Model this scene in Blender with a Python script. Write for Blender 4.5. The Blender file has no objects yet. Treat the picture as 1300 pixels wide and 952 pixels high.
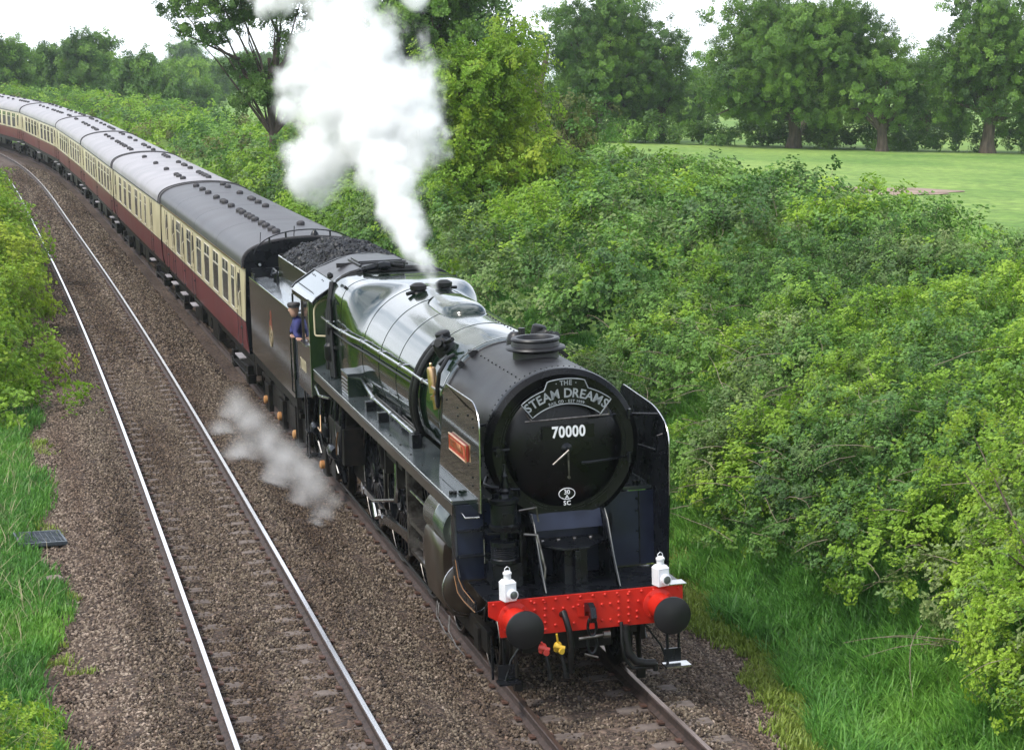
import bpy, bmesh, math, random
import numpy as np
from mathutils import Matrix, Vector
random.seed(7); rng = np.random.default_rng(11)
scene = bpy.context.scene
COL = scene.collection
PI = math.pi

# ------------------------------------------------------------------ camera
cam_d = bpy.data.cameras.new("camera"); cam = bpy.data.objects.new("camera", cam_d); COL.objects.link(cam)
cam_d.sensor_width = 36; cam_d.lens = 2601.45 / 1300 * 36; cam_d.clip_start = 0.5; cam_d.clip_end = 6000
cam.matrix_world = Matrix(((0.97041929, 0.01953053, -0.24063449, -6.5023), (-0.24091441, 0.14317485, -0.95992771, -22.0075),
                           (0.01570491, 0.98950468, 0.14364482, 7.1452), (0, 0, 0, 1)))
scene.camera = cam

# ------------------------------------------------------------------ sky, sun, exposure
HAZE = 0.00025
SUN_EL, SUN_AZ = math.radians(52), math.radians(247)     # azimuth measured from +Y clockwise
world = bpy.data.worlds.new("World"); scene.world = world; world.use_nodes = True
nt = world.node_tree; N = nt.nodes; L = nt.links
bgn = N["Background"]; bgn.inputs[1].default_value = 0.12
sky = N.new("ShaderNodeTexSky"); sky.sky_type = 'NISHITA'; sky.sun_disc = False
sky.sun_elevation = SUN_EL; sky.sun_rotation = SUN_AZ; sky.dust_density = 2.5; sky.air_density = 1.0
tc = N.new("ShaderNodeTexCoord")
mp = N.new("ShaderNodeMapping"); mp.inputs['Scale'].default_value = (1, 1, 2.6)
nz = N.new("ShaderNodeTexNoise"); nz.inputs['Scale'].default_value = 2.3; nz.inputs['Detail'].default_value = 9; nz.inputs['Roughness'].default_value = .55
cr = N.new("ShaderNodeValToRGB"); cr.color_ramp.elements[0].position = .43; cr.color_ramp.elements[1].position = .60
sx = N.new("ShaderNodeSeparateXYZ")
mr = N.new("ShaderNodeMapRange"); mr.inputs[1].default_value = 0.0; mr.inputs[2].default_value = .38; mr.inputs[3].default_value = 1; mr.inputs[4].default_value = 0
mx = N.new("ShaderNodeMath"); mx.operation = 'MAXIMUM'
mix = N.new("ShaderNodeMixRGB"); mix.inputs[2].default_value = (11.0, 11.6, 12.6, 1)
L.new(tc.outputs['Generated'], mp.inputs[0]); L.new(mp.outputs[0], nz.inputs['Vector']); L.new(nz.outputs[0], cr.inputs[0])
L.new(tc.outputs['Generated'], sx.inputs[0]); L.new(sx.outputs[2], mr.inputs[0])
L.new(cr.outputs[0], mx.inputs[0]); L.new(mr.outputs[0], mx.inputs[1]); L.new(mx.outputs[0], mix.inputs[0])
L.new(sky.outputs[0], mix.inputs[1]); L.new(mix.outputs[0], bgn.inputs[0])
sun_d = bpy.data.lights.new("sun", 'SUN'); sun_d.energy = 2.0; sun_d.angle = math.radians(8); sun_d.color = (1, .965, .91)
sun = bpy.data.objects.new("sun", sun_d); COL.objects.link(sun)
sdir = Vector((math.sin(SUN_AZ) * math.cos(SUN_EL), math.cos(SUN_AZ) * math.cos(SUN_EL), math.sin(SUN_EL)))
sun.rotation_euler = sdir.to_track_quat('Z', 'Y').to_euler()
scene.view_settings.view_transform = 'Standard'; scene.view_settings.look = 'None'
scene.view_settings.exposure = 0.56; scene.view_settings.gamma = 1
scene.cycles.volume_bounces = 12; scene.cycles.max_bounces = 14; scene.cycles.transparent_max_bounces = 12
scene.cycles.volume_step_rate = 1.5
scene.render.engine = 'CYCLES'; scene.cycles.use_denoising = True

# ------------------------------------------------------------------ materials
def ramp_mat(name, c1, c2, scale=6, rough=.6, bump=0, bscale=None, spec=.5, metal=0, coat=0, coat_rough=.05, lo=.35, hi=.65, rvar=0, detail=5, stretch=(1, 1, 1)):
    m = bpy.data.materials.new(name); m.use_nodes = True
    n = m.node_tree.nodes; l = m.node_tree.links; b = n["Principled BSDF"]
    t = n.new("ShaderNodeTexCoord"); mp_ = n.new("ShaderNodeMapping"); mp_.inputs['Scale'].default_value = stretch
    z = n.new("ShaderNodeTexNoise"); z.inputs['Scale'].default_value = scale; z.inputs['Detail'].default_value = detail
    r = n.new("ShaderNodeValToRGB"); r.color_ramp.elements[0].position = lo; r.color_ramp.elements[1].position = hi
    r.color_ramp.elements[0].color = (*c1, 1); r.color_ramp.elements[1].color = (*c2, 1)
    l.new(t.outputs['Object'], mp_.inputs[0]); l.new(mp_.outputs[0], z.inputs['Vector']); l.new(z.outputs[0], r.inputs[0]); l.new(r.outputs[0], b.inputs['Base Color'])
    b.inputs['Roughness'].default_value = rough; b.inputs['Metallic'].default_value = metal
    b.inputs['Specular IOR Level'].default_value = spec; b.inputs['Coat Weight'].default_value = coat; b.inputs['Coat Roughness'].default_value = coat_rough
    if rvar:
        q = n.new("ShaderNodeMapRange"); q.inputs[3].default_value = rough - rvar; q.inputs[4].default_value = rough + rvar
        l.new(z.outputs[0], q.inputs[0]); l.new(q.outputs[0], b.inputs['Roughness'])
    if bump:
        z2 = n.new("ShaderNodeTexNoise"); z2.inputs['Scale'].default_value = bscale or scale * 3; z2.inputs['Detail'].default_value = 4
        bp = n.new("ShaderNodeBump"); bp.inputs['Strength'].default_value = bump; bp.inputs['Distance'].default_value = .02
        l.new(mp_.outputs[0], z2.inputs['Vector']); l.new(z2.outputs[0], bp.inputs['Height']); l.new(bp.outputs[0], b.inputs['Normal'])
    return m

def leaf_mat(name, cols, rough=.45, trans=.35, rnd=.45):
    """leaf: colour varies per leaf clump and by patch of plant; lets some light through."""
    m = bpy.data.materials.new(name); m.use_nodes = True
    n = m.node_tree.nodes; l = m.node_tree.links; b = n["Principled BSDF"]; out = n["Material Output"]
    oi = n.new("ShaderNodeObjectInfo"); g = n.new("ShaderNodeNewGeometry")
    z = n.new("ShaderNodeTexNoise"); z.inputs['Scale'].default_value = .38; z.inputs['Detail'].default_value = 3
    l.new(g.outputs['Position'], z.inputs['Vector'])
    a = n.new("ShaderNodeMath"); a.operation = 'MULTIPLY_ADD'; a.inputs[1].default_value = 2.2; a.inputs[2].default_value = -.85
    l.new(z.outputs[0], a.inputs[0])
    s = n.new("ShaderNodeMath"); s.operation = 'MULTIPLY_ADD'; s.inputs[1].default_value = rnd
    l.new(oi.outputs['Random'], s.inputs[0]); l.new(a.outputs[0], s.inputs[2])
    r = n.new("ShaderNodeValToRGB"); e = r.color_ramp.elements
    while len(e) < len(cols): e.new(.5)
    for i, c in enumerate(cols): e[i].position = .08 + .84 * i / (len(cols) - 1); e[i].color = (*c, 1)
    l.new(s.outputs[0], r.inputs[0])
    z3 = n.new("ShaderNodeTexNoise"); z3.inputs['Scale'].default_value = 17; hs = n.new("ShaderNodeHueSaturation")
    q = n.new("ShaderNodeMapRange"); q.inputs[1].default_value = .3; q.inputs[2].default_value = .7; q.inputs[3].default_value = .65; q.inputs[4].default_value = 1.4
    l.new(g.outputs['Position'], z3.inputs['Vector']); l.new(z3.outputs[0], q.inputs[0]); l.new(q.outputs[0], hs.inputs['Value']); l.new(r.outputs[0], hs.inputs['Color'])
    l.new(hs.outputs[0], b.inputs['Base Color']); b.inputs['Roughness'].default_value = rough; b.inputs['Specular IOR Level'].default_value = .35
    tr = n.new("ShaderNodeBsdfTranslucent"); ms = n.new("ShaderNodeMixShader"); ms.inputs[0].default_value = trans
    l.new(hs.outputs[0], tr.inputs[0]); l.new(b.outputs[0], ms.inputs[1]); l.new(tr.outputs[0], ms.inputs[2]); l.new(ms.outputs[0], out.inputs[0])
    return m

M = {}
M['boiler'] = ramp_mat("boiler_green", (.003, .012, .005), (.006, .018, .008), 2.5, .16, bump=.012, bscale=1.6, spec=.45, coat=.85, coat_rough=.035)
M['green'] = ramp_mat("body_green", (.004, .013, .007), (.008, .017, .010), 3, .12, spec=.5, coat=1, coat_rough=.03)
M['tgreen'] = ramp_mat("tender_green", (.006, .011, .006), (.020, .018, .013), 1.6, .2, spec=.5, coat=.9, coat_rough=.08, stretch=(1, 1, .6))  # brownish reflection on the sides put into the second colour
M['black'] = ramp_mat("smokebox_black", (.007, .007, .008), (.015, .0145, .016), 3, .40, bump=.05, bscale=30, spec=.42, rvar=.08)
M['door'] = ramp_mat("door_black", (.0015, .0015, .0018), (.003, .003, .0035), 4, .28, spec=.28, rvar=.06)
M['gloss'] = ramp_mat("gloss_black", (.003, .0035, .005), (.007, .008, .011), 5, .28, spec=.4, rvar=.1)
M['under'] = ramp_mat("underframe_black", (.003, .003, .003), (.014, .011, .009), 7, .5, bump=.15, bscale=40, spec=.28, rvar=.15)
M['blue'] = ramp_mat("front_sheet_black", (.008, .011, .026), (.014, .020, .044), 3, .33, spec=.45, rvar=.1)
M['board'] = ramp_mat("running_board", (.020, .027, .030), (.045, .055, .058), 2.5, .22, spec=.6, rvar=.1)
M['roofblk'] = ramp_mat("cab_roof_black", (.022, .020, .022), (.040, .037, .039), 2.5, .36, spec=.5, rvar=.1)
M['valance'] = ramp_mat("valance", (.022, .016, .011), (.045, .033, .024), 3, .3, spec=.6, coat=.4, coat_rough=.2)  # ballast reflected in the dark green valance, put into this brown
M['steel'] = ramp_mat("bright_steel", (.42, .42, .43), (.62, .62, .62), 9, .24, metal=1, rvar=.1)
M['dsteel'] = ramp_mat("oily_steel", (.10, .09, .08), (.28, .26, .24), 12, .35, metal=.9, rvar=.1)
M['cyl'] = ramp_mat("cylinder_cladding", (.055, .07, .06), (.15, .17, .15), 2, .2, metal=.55, coat=.7, coat_rough=.12)
M['brass'] = ramp_mat("brass", (.62, .38, .20), (.78, .52, .30), 8, .28, metal=1)
M['red'] = ramp_mat("beam_red", (.42, .012, .006), (.54, .020, .009), 2.2, .4, spec=.35, rvar=.08)
M['plate_red'] = ramp_mat("plate_red", (.36, .035, .018), (.44, .05, .025), 5, .4)
M['crest'] = ramp_mat("crest_red", (.16, .035, .02), (.24, .06, .035), 9, .4)
M['crest_gold'] = ramp_mat("crest_gold", (.20, .15, .08), (.28, .22, .12), 9, .4)
M['white'] = ramp_mat("white_paint", (.72, .73, .76), (.82, .82, .84), 9, .4)
M['letter'] = ramp_mat("letter_silver", (.20, .22, .24), (.28, .30, .32), 9, .45)
M['cream_letter'] = ramp_mat("letter_cream", (.58, .50, .32), (.66, .58, .40), 9, .5)
M['lining'] = ramp_mat("orange_lining", (.26, .12, .04), (.32, .16, .06), 9, .45)
M['yellow'] = ramp_mat("valve_yellow", (.62, .40, .03), (.7, .46, .05), 9, .45)
M['vred'] = ramp_mat("valve_red", (.62, .05, .04), (.7, .08, .06), 9, .45)
M['rubber'] = ramp_mat("hose_rubber", (.005, .005, .0055), (.011, .011, .011), 9, .45, spec=.35)
M['glass'] = ramp_mat("dark_glass", (.012, .016, .017), (.02, .026, .027), 2, .06, spec=.9, coat=.5, coat_rough=.02)
M['lens'] = ramp_mat("lamp_lens", (.05, .06, .06), (.1, .11, .11), 9, .08, spec=.9)
M['coal'] = ramp_mat("coal", (.004, .004, .005), (.014, .014, .017), 20, .45, spec=.4)
M['crimson'] = ramp_mat("coach_crimson", (.105, .018, .022), (.160, .036, .040), 1.2, .34, spec=.4, rvar=.08)
M['cream'] = ramp_mat("coach_cream", (.46, .40, .245), (.56, .49, .32), 1.1, .38, spec=.4)
M['roofg'] = ramp_mat("coach_roof_light", (.25, .238, .245), (.35, .33, .34), .8, .45, bump=.03, rvar=.1)
M['roofd'] = ramp_mat("coach_roof_dark", (.034, .031, .034), (.058, .052, .056), .9, .42, bump=.03, rvar=.1)
M['vent'] = ramp_mat("vent_grey", (.03, .028, .03), (.05, .047, .05), 5, .6)
M['curtain'] = ramp_mat("window_inside", (.05, .055, .05), (.12, .12, .11), 1.5, .6)
M['cwin'] = ramp_mat("coach_window", (.020, .026, .025), (.085, .095, .09), .9, .08, spec=.7)
M['alu'] = ramp_mat("window_frame_alu", (.46, .42, .30), (.58, .54, .42), 6, .35, metal=.2)
M['axle'] = ramp_mat("axlebox_orange", (.30, .13, .04), (.46, .24, .09), 6, .45)
M['rail_top'] = ramp_mat("rail_head", (.72, .70, .70), (.88, .86, .86), 20, .18, metal=1, stretch=(6, .2, 1))
M['tank'] = ramp_mat("tank_top_sheen", (.30, .33, .36), (.46, .50, .54), 1.4, .16, metal=.75, rvar=.08)  # bright reflection on the tank top put partly into a lighter colour
M['rail_reflect_brown'] = ramp_mat("rail_head_reflect_brown", (.16, .10, .075), (.30, .22, .18), 20, .34, metal=.8, stretch=(6, .2, 1))  # dark engine mirrored in the rail heads, put into this brown
M['rust'] = ramp_mat("rail_rust", (.060, .030, .020), (.125, .062, .042), 14, .75, bump=.1)
M['rail_side'] = ramp_mat("rail_web", (.035, .025, .022), (.075, .05, .042), 14, .7, bump=.1)
M['concrete'] = ramp_mat("sleeper_concrete", (.095, .073, .062), (.165, .132, .112), 9, .85, bump=.3, bscale=60)
M['skin'] = ramp_mat("skin", (.42, .24, .17), (.5, .3, .22), 9, .5)
M['overall'] = ramp_mat("blue_overalls", (.02, .022, .10), (.03, .035, .15), 9, .8)
M['cap'] = ramp_mat("grease_cap", (.03, .028, .03), (.06, .055, .055), 9, .7)
M['bark'] = ramp_mat("bark", (.045, .033, .024), (.12, .09, .068), 4, .9, bump=.6, bscale=14, stretch=(1, 1, .25))
M['twig'] = ramp_mat("dry_twig", (.16, .12, .085), (.30, .24, .18), 5, .85)
M['straw'] = ramp_mat("straw", (.36, .30, .17), (.48, .42, .27), 5, .8)
M['drain'] = ramp_mat("drain_steel", (.07, .085, .10), (.12, .14, .16), 8, .45, metal=.5)
M['stone'] = ramp_mat("kerb_stone", (.16, .12, .10), (.24, .19, .16), 8, .9, bump=.3)

# ------------------------------------------------------------------ mesh builder
class B:
    def __init__(s): s.v = []; s.f = []; s.mi = []; s.cur = 0
    def m(s, i): s.cur = i; return s
    def cut(s):
        s.__dict__.setdefault('cuts', []).append((len(s.v), len(s.f))); return s
    def add(s, vs, fs):
        o = len(s.v); s.v += [tuple(map(float, v)) for v in vs]
        s.f += [tuple(i + o for i in f) for f in fs]; s.mi += [s.cur] * len(fs); return s
    def box(s, c, d, rot=None):
        x, y, z = d[0] / 2, d[1] / 2, d[2] / 2
        vs = [(-x, -y, -z), (x, -y, -z), (x, y, -z), (-x, y, -z), (-x, -y, z), (x, -y, z), (x, y, z), (-x, y, z)]
        if rot: R = Matrix.Rotation(rot[1], 3, rot[0]); vs = [tuple(R @ Vector(v)) for v in vs]
        vs = [(v[0] + c[0], v[1] + c[1], v[2] + c[2]) for v in vs]
        return s.add(vs, [(0, 3, 2, 1), (4, 5, 6, 7), (0, 1, 5, 4), (1, 2, 6, 5), (2, 3, 7, 6), (3, 0, 4, 7)])
    def bb(s, x0, x1, y0, y1, z0, z1): return s.box(((x0 + x1) / 2, (y0 + y1) / 2, (z0 + z1) / 2), (abs(x1 - x0), abs(y1 - y0), abs(z1 - z0)))
    def lathe(s, prof, o, ax=(0, 0, 1), n=24, caps=True):
        ax = Vector(ax).normalized(); t = Vector((1, 0, 0)) if abs(ax.x) < .8 else Vector((0, 1, 0))
        u = ax.cross(t).normalized(); w = ax.cross(u); o = Vector(o); vs = []; fs = []
        for r, h in prof:
            for k in range(n):
                a = 2 * PI * k / n; vs.append(o + ax * h + u * (r * math.cos(a)) + w * (r * math.sin(a)))
        for i in range(len(prof) - 1):
            for k in range(n):
                k2 = (k + 1) % n; fs.append((i * n + k, i * n + k2, (i + 1) * n + k2, (i + 1) * n + k))
        if caps: fs.append(tuple(range(n))[::-1]); fs.append(tuple(range((len(prof) - 1) * n, len(prof) * n)))
        return s.add(vs, fs)
    def cyl(s, p0, p1, r0, r1=None, n=16):
        d = Vector(p1) - Vector(p0); return s.lathe([(r0, 0), (r0 if r1 is None else r1, d.length)], p0, d, n)
    def tube(s, pts, r, n=8, closed=False):
        P = [Vector(p) for p in pts]; m = len(P); vs = []; fs = []; up = None
        rr = r if hasattr(r, '__len__') else [r] * m
        for i in range(m):
            a = P[i - 1] if (i or closed) else P[0]; b = P[(i + 1) % m] if (i < m - 1 or closed) else P[-1]
            d = (b - a).normalized()
            if up is None: up = Vector((0, 0, 1)) if abs(d.z) < .9 else Vector((1, 0, 0))
            u = d.cross(up).normalized(); w = u.cross(d).normalized(); up = w
            for k in range(n):
                t = 2 * PI * k / n; vs.append(P[i] + u * (rr[i] * math.cos(t)) + w * (rr[i] * math.sin(t)))
        for i in range(m if closed else m - 1):
            j = (i + 1) % m
            for k in range(n):
                k2 = (k + 1) % n; fs.append((i * n + k, i * n + k2, j * n + k2, j * n + k))
        if not closed: fs.append(tuple(range(n))[::-1]); fs.append(tuple(range((m - 1) * n, m * n)))
        return s.add(vs, fs)
    def prism(s, poly, axis, a0, a1):
        """poly in the two other axes (x:(y,z) y:(x,z) z:(x,y)), extruded from a0 to a1 along axis"""
        def P(p, a): return (a, p[0], p[1]) if axis == 'x' else ((p[0], a, p[1]) if axis == 'y' else (p[0], p[1], a))
        n = len(poly); vs = [P(p, a0) for p in poly] + [P(p, a1) for p in poly]
        fs = [(i, (i + 1) % n, n + (i + 1) % n, n + i) for i in range(n)] + [tuple(range(n))[::-1], tuple(range(n, 2 * n))]
        return s.add(vs, fs)
    def loft(s, rings, cap0=True, cap1=True, closed=True):
        n = len(rings[0]); vs = [p for r in rings for p in r]; fs = []
        for i in range(len(rings) - 1):
            for k in range(n if closed else n - 1):
                k2 = (k + 1) % n; fs.append((i * n + k, i * n + k2, (i + 1) * n + k2, (i + 1) * n + k))
        if cap0: fs.append(tuple(range(n))[::-1])
        if cap1: fs.append(tuple(range((len(rings) - 1) * n, len(rings) * n)))
        return s.add(vs, fs)
    def mesh(s, name, mats, smooth=35):
        me = bpy.data.meshes.new(name); me.from_pydata(s.v, [], s.f)
        for m_ in (mats if isinstance(mats, (list, tuple)) else [mats]): me.materials.append(m_)
        me.polygons.foreach_set('material_index', s.mi)
        bm = bmesh.new(); bm.from_mesh(me); bmesh.ops.recalc_face_normals(bm, faces=bm.faces)
        if smooth:
            lim = math.radians(smooth)
            for f in bm.faces: f.smooth = True
            for e in bm.edges:
                if len(e.link_faces) != 2 or e.calc_face_angle(0) > lim: e.smooth = False
        bm.to_mesh(me); bm.free(); return me
    def obj(s, name, mats, parent=None, smooth=35, bevel=0, seg=2):
        if 'cuts' in s.__dict__:        # every piece between two cuts becomes an object of its own
            cs = [(0, 0)] + [c for c in s.cuts] + [(len(s.v), len(s.f))]; o = None
            for (v0, f0), (v1, f1) in zip(cs[:-1], cs[1:]):
                if f1 > f0:
                    q = B(); q.v = s.v[v0:v1]; q.f = [tuple(i - v0 for i in f) for f in s.f[f0:f1]]; q.mi = s.mi[f0:f1]; o = q.obj(name, mats, parent, smooth, bevel, seg)
            return o
        o = bpy.data.objects.new(name, s.mesh(name, mats, smooth)); COL.objects.link(o)
        if parent: o.parent = parent
        if bevel:
            b = o.modifiers.new("bevel", 'BEVEL'); b.width = bevel; b.segments = seg; b.limit_method = 'ANGLE'; b.angle_limit = math.radians(40); b.harden_normals = True
        return o

def tag(o, label=None, cat=None, group=None, kind=None):
    if label: o['label'] = label
    if cat: o['category'] = cat
    if group: o['group'] = group
    if kind: o['kind'] = kind
    return o
def empty(name, mat_, label=None, cat=None, group=None, kind=None):
    o = bpy.data.objects.new(name, None); o.empty_display_size = .3; COL.objects.link(o); o.matrix_world = mat_
    return tag(o, label, cat, group, kind)
def setm(o, mat_): o.matrix_world = mat_; return o
def copy_tree(o, parent=None):
    c = o.copy(); COL.objects.link(c)
    if parent: c.parent = parent
    for ch in list(o.children): copy_tree(ch, c)
    return c
def text_mesh(txt, size, M4, extrude=.004, spacing=1.0, bold=0):
    """triangles of a word laid in the XY plane, moved by M4"""
    cu = bpy.data.curves.new("text", 'FONT'); cu.body = txt; cu.size = size; cu.extrude = extrude; cu.align_x = 'CENTER'; cu.align_y = 'CENTER'
    cu.space_character = spacing; cu.offset = bold; cu.resolution_u = 3
    ob = bpy.data.objects.new("text", cu); COL.objects.link(ob); dg = bpy.context.evaluated_depsgraph_get(); dg.update()
    me = bpy.data.meshes.new_from_object(ob.evaluated_get(dg)); me.transform(M4)
    vs = [tuple(v.co) for v in me.vertices]; fs = [tuple(p.vertices) for p in me.polygons]
    bpy.data.objects.remove(ob); bpy.data.curves.remove(cu); bpy.data.meshes.remove(me)
    return vs, fs

# ------------------------------------------------------------------ track line (s along, off to the right)
KN = np.array([-60, -15, 20, 45, 70, 95, 125, 160., 400]); KV = np.array([-.091, -.091, .522, .469, -.123, 1.739, 4.962, 8.185, 3.0])
SS = np.linspace(-60, 400, 1841); DS = SS[1] - SS[0]; I0 = int(round(60 / DS))
TH = np.cumsum(np.interp(SS, KN, KV) * 1e-3) * DS; TH -= TH[I0]
XX = -np.cumsum(np.sin(TH)) * DS; YY = np.cumsum(np.cos(TH)) * DS; XX -= XX[I0]; YY -= YY[I0]
CANT = .04742; GAP = 3.4716; ADJZ = .2107
def zt(s): s = np.clip(s, -60, 170); return .00121 * s + .765e-4 * np.maximum(s, 0) ** 2
def P_at(s, off, z=0., canted=True):
    """world point at distance s, offset off, height z in the canted plane of the train's track (pivot at the left rail)"""
    s = np.asarray(s, float); T = np.interp(s, SS, TH); X = np.interp(s, SS, XX); Y = np.interp(s, SS, YY)
    if canted: o = -.75 + (off + .75) * math.cos(CANT) - z * math.sin(CANT); zz = (off + .75) * math.sin(CANT) + z * math.cos(CANT)
    else: o = off; zz = z
    return np.stack([X + np.cos(T) * o, Y + np.sin(T) * o, zz + zt(s) + 0 * s], -1)
def P_adj(s, off, z=0.):
    p = P_at(s, off, z); T = np.interp(s, SS, TH)
    return p - np.stack([np.cos(T) * GAP, np.sin(T) * GAP, -ADJZ + 0 * T], -1)
def frame(s0, s1, at=None):
    """matrix of a vehicle whose pivots stand at s0 and s1; local y runs back along the train, origin at s=at"""
    a = Vector(P_at(s0, 0)); b = Vector(P_at(s1, 0)); y = (b - a).normalized()
    r = Vector(P_at(s0, .75)) - Vector(P_at(s0, -.75)); r = (r - y * r.dot(y)).normalized(); u = r.cross(y)
    o = a + y * ((at if at is not None else s0) - s0)
    return Matrix(((r.x, y.x, u.x, o.x), (r.y, y.y, u.y, o.y), (r.z, y.z, u.z, o.z), (0, 0, 0, 1)))

# ------------------------------------------------------------------ scattering (instances of small pieces on given points)
def scatter(name, P, R, S, IDX, sources, parent=None):
    me = bpy.data.meshes.new(name); me.from_pydata([tuple(map(float, p)) for p in P], [], [])
    a = me.attributes.new("rot", 'FLOAT_VECTOR', 'POINT'); a.data.foreach_set('vector', np.asarray(R, np.float32).ravel())
    a = me.attributes.new("scl", 'FLOAT', 'POINT'); a.data.foreach_set('value', np.asarray(S, np.float32).ravel())
    a = me.attributes.new("idx", 'INT', 'POINT'); a.data.foreach_set('value', np.asarray(IDX, np.int32).ravel())
    o = bpy.data.objects.new(name, me); COL.objects.link(o)
    if parent: o.parent = parent
    g = bpy.data.node_groups.new(name, 'GeometryNodeTree')
    g.interface.new_socket(name="Geometry", in_out='INPUT', socket_type='NodeSocketGeometry'); g.interface.new_socket(name="Geometry", in_out='OUTPUT', socket_type='NodeSocketGeometry')
    n = g.nodes; l = g.links; gi = n.new('NodeGroupInput'); go = n.new('NodeGroupOutput'); j = n.new('GeometryNodeJoinGeometry')
    def attr(nm, t):
        q = n.new('GeometryNodeInputNamedAttribute'); q.data_type = t; q.inputs['Name'].default_value = nm; return q.outputs[0]
    rot = n.new('FunctionNodeEulerToRotation'); l.new(attr("rot", 'FLOAT_VECTOR'), rot.inputs[0]); sc = attr("scl", 'FLOAT'); ix = attr("idx", 'INT')
    for k, src in enumerate(sources):
        oi = n.new('GeometryNodeObjectInfo'); oi.inputs[0].default_value = src; oi.inputs['As Instance'].default_value = True
        cmp = n.new('FunctionNodeCompare'); cmp.data_type = 'INT'; cmp.operation = 'EQUAL'
        l.new(ix, cmp.inputs[2]); cmp.inputs[3].default_value = k
        ip = n.new('GeometryNodeInstanceOnPoints'); l.new(gi.outputs[0], ip.inputs['Points']); l.new(cmp.outputs[0], ip.inputs['Selection'])
        l.new(oi.outputs['Geometry'], ip.inputs['Instance']); l.new(rot.outputs[0], ip.inputs['Rotation']); l.new(sc, ip.inputs['Scale']); l.new(ip.outputs[0], j.inputs[0])
    l.new(j.outputs[0], go.inputs[0])
    md = o.modifiers.new("scatter", 'NODES'); md.node_group = g
    return o
def source(name, b, mats, smooth=0):
    return bpy.data.objects.new(name, b.mesh(name, mats, smooth))

# ================================================================== TERRAIN AND TRACK
def smooth(a, b, x): t = np.clip((np.asarray(x, float) - a) / (b - a), 0, 1); return t * t * (3 - 2 * t)
PO = np.array([-400, -60, -14, -9, -6.9, -6.1, -5.3, 3.1, 3.7, 4.6, 6.5, 9, 12, 60, 900.])
PZ = np.array([1.4, 1.4, 1.4, .7, -.12, -.30, -.55, -.62, -.40, .15, 1.25, 2.1, 2.4, 2.4, 2.4])
def gz(s, off):
    h = np.interp(off, PO, PZ) + .06 * np.sin(s * 1.3 + off * 2.1) * smooth(4, 7, off)
    h = np.where(off > 3.3, -.62 + (h + .62) * (1 - .06 * smooth(55, 100, s)), h)
    f = smooth(12, 45, off)
    return (h + zt(s)) * (1 - f) + 2.4 * f
def so(x, y):
    """nearest (s, off) of world points"""
    x = np.asarray(x, float).ravel(); y = np.asarray(y, float).ravel(); ss = np.linspace(-59, 330, 400)
    X = np.interp(ss, SS, XX); Y = np.interp(ss, SS, YY); T = np.interp(ss, SS, TH)
    i = np.argmin((x[:, None] - X) ** 2 + (y[:, None] - Y) ** 2, 1)
    dx = x - X[i]; dy = y - Y[i]; t = -np.sin(T[i]) * dx + np.cos(T[i]) * dy
    return ss[i] + np.clip(t, -1, 1), np.cos(T[i]) * dx + np.sin(T[i]) * dy
gx = np.unique(np.concatenate([-np.geomspace(40, 3000, 14), np.arange(-40, 30, 1.0), np.arange(30, 100, 4), np.geomspace(100, 3000, 14)]))
gy = np.unique(np.concatenate([[-3000, -800, -200, -60], np.arange(-40, 160, 1.5), np.arange(160, 400, 10), np.geomspace(400, 4000, 12)]))
GX, GY = np.meshgrid(gx, gy); s_, o_ = so(GX, GY); Z = gz(s_, o_)
far = smooth(300, 900, np.hypot(GX, GY).ravel()); Z = Z * (1 - far) + 2.2 * far
nx, ny = len(gx), len(gy); b = B()
ii = np.arange(nx * ny).reshape(ny, nx); q = np.stack([ii[:-1, :-1], ii[:-1, 1:], ii[1:, 1:], ii[1:, :-1]], -1).reshape(-1, 4)
b.add(np.stack([GX.ravel(), GY.ravel(), Z], -1), [tuple(int(k) for k in f) for f in q])
mg = bpy.data.materials.new("field_grass"); mg.use_nodes = True; n = mg.node_tree.nodes; l = mg.node_tree.links; pb = n["Principled BSDF"]
g = n.new("ShaderNodeNewGeometry"); z1 = n.new("ShaderNodeTexNoise"); z1.inputs['Scale'].default_value = .09; z1.inputs['Detail'].default_value = 9; z1.inputs['Roughness'].default_value = .68
z2 = n.new("ShaderNodeTexNoise"); z2.inputs['Scale'].default_value = 1.7; z2.inputs['Detail'].default_value = 8; z2.inputs['Roughness'].default_value = .7
r1 = n.new("ShaderNodeValToRGB"); r2 = n.new("ShaderNodeValToRGB"); mx_ = n.new("ShaderNodeMixRGB"); mx_.blend_type = 'MULTIPLY'; mx_.inputs[0].default_value = 1
for r_, lo_, hi_, c1, c2 in ((r1, .38, .60, (.105, .215, .030), (.215, .330, .068)), (r2, .35, .65, (.55, .60, .52), (1.4, 1.32, 1.2))):
    r_.color_ramp.elements[0].position = lo_; r_.color_ramp.elements[1].position = hi_; r_.color_ramp.elements[0].color = (*c1, 1); r_.color_ramp.elements[1].color = (*c2, 1)
l.new(g.outputs['Position'], z1.inputs[0]); l.new(g.outputs['Position'], z2.inputs[0]); l.new(z1.outputs[0], r1.inputs[0]); l.new(z2.outputs[0], r2.inputs[0])
l.new(r1.outputs[0], mx_.inputs[1]); l.new(r2.outputs[0], mx_.inputs[2]); l.new(mx_.outputs[0], pb.inputs[0]); pb.inputs['Roughness'].default_value = .9
bp = n.new("ShaderNodeBump"); bp.inputs['Strength'].default_value = .6; bp.inputs['Distance'].default_value = .12; l.new(z2.outputs[0], bp.inputs['Height']); l.new(bp.outputs[0], pb.inputs['Normal'])
tag(b.obj("ground", mg), kind='structure')
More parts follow.
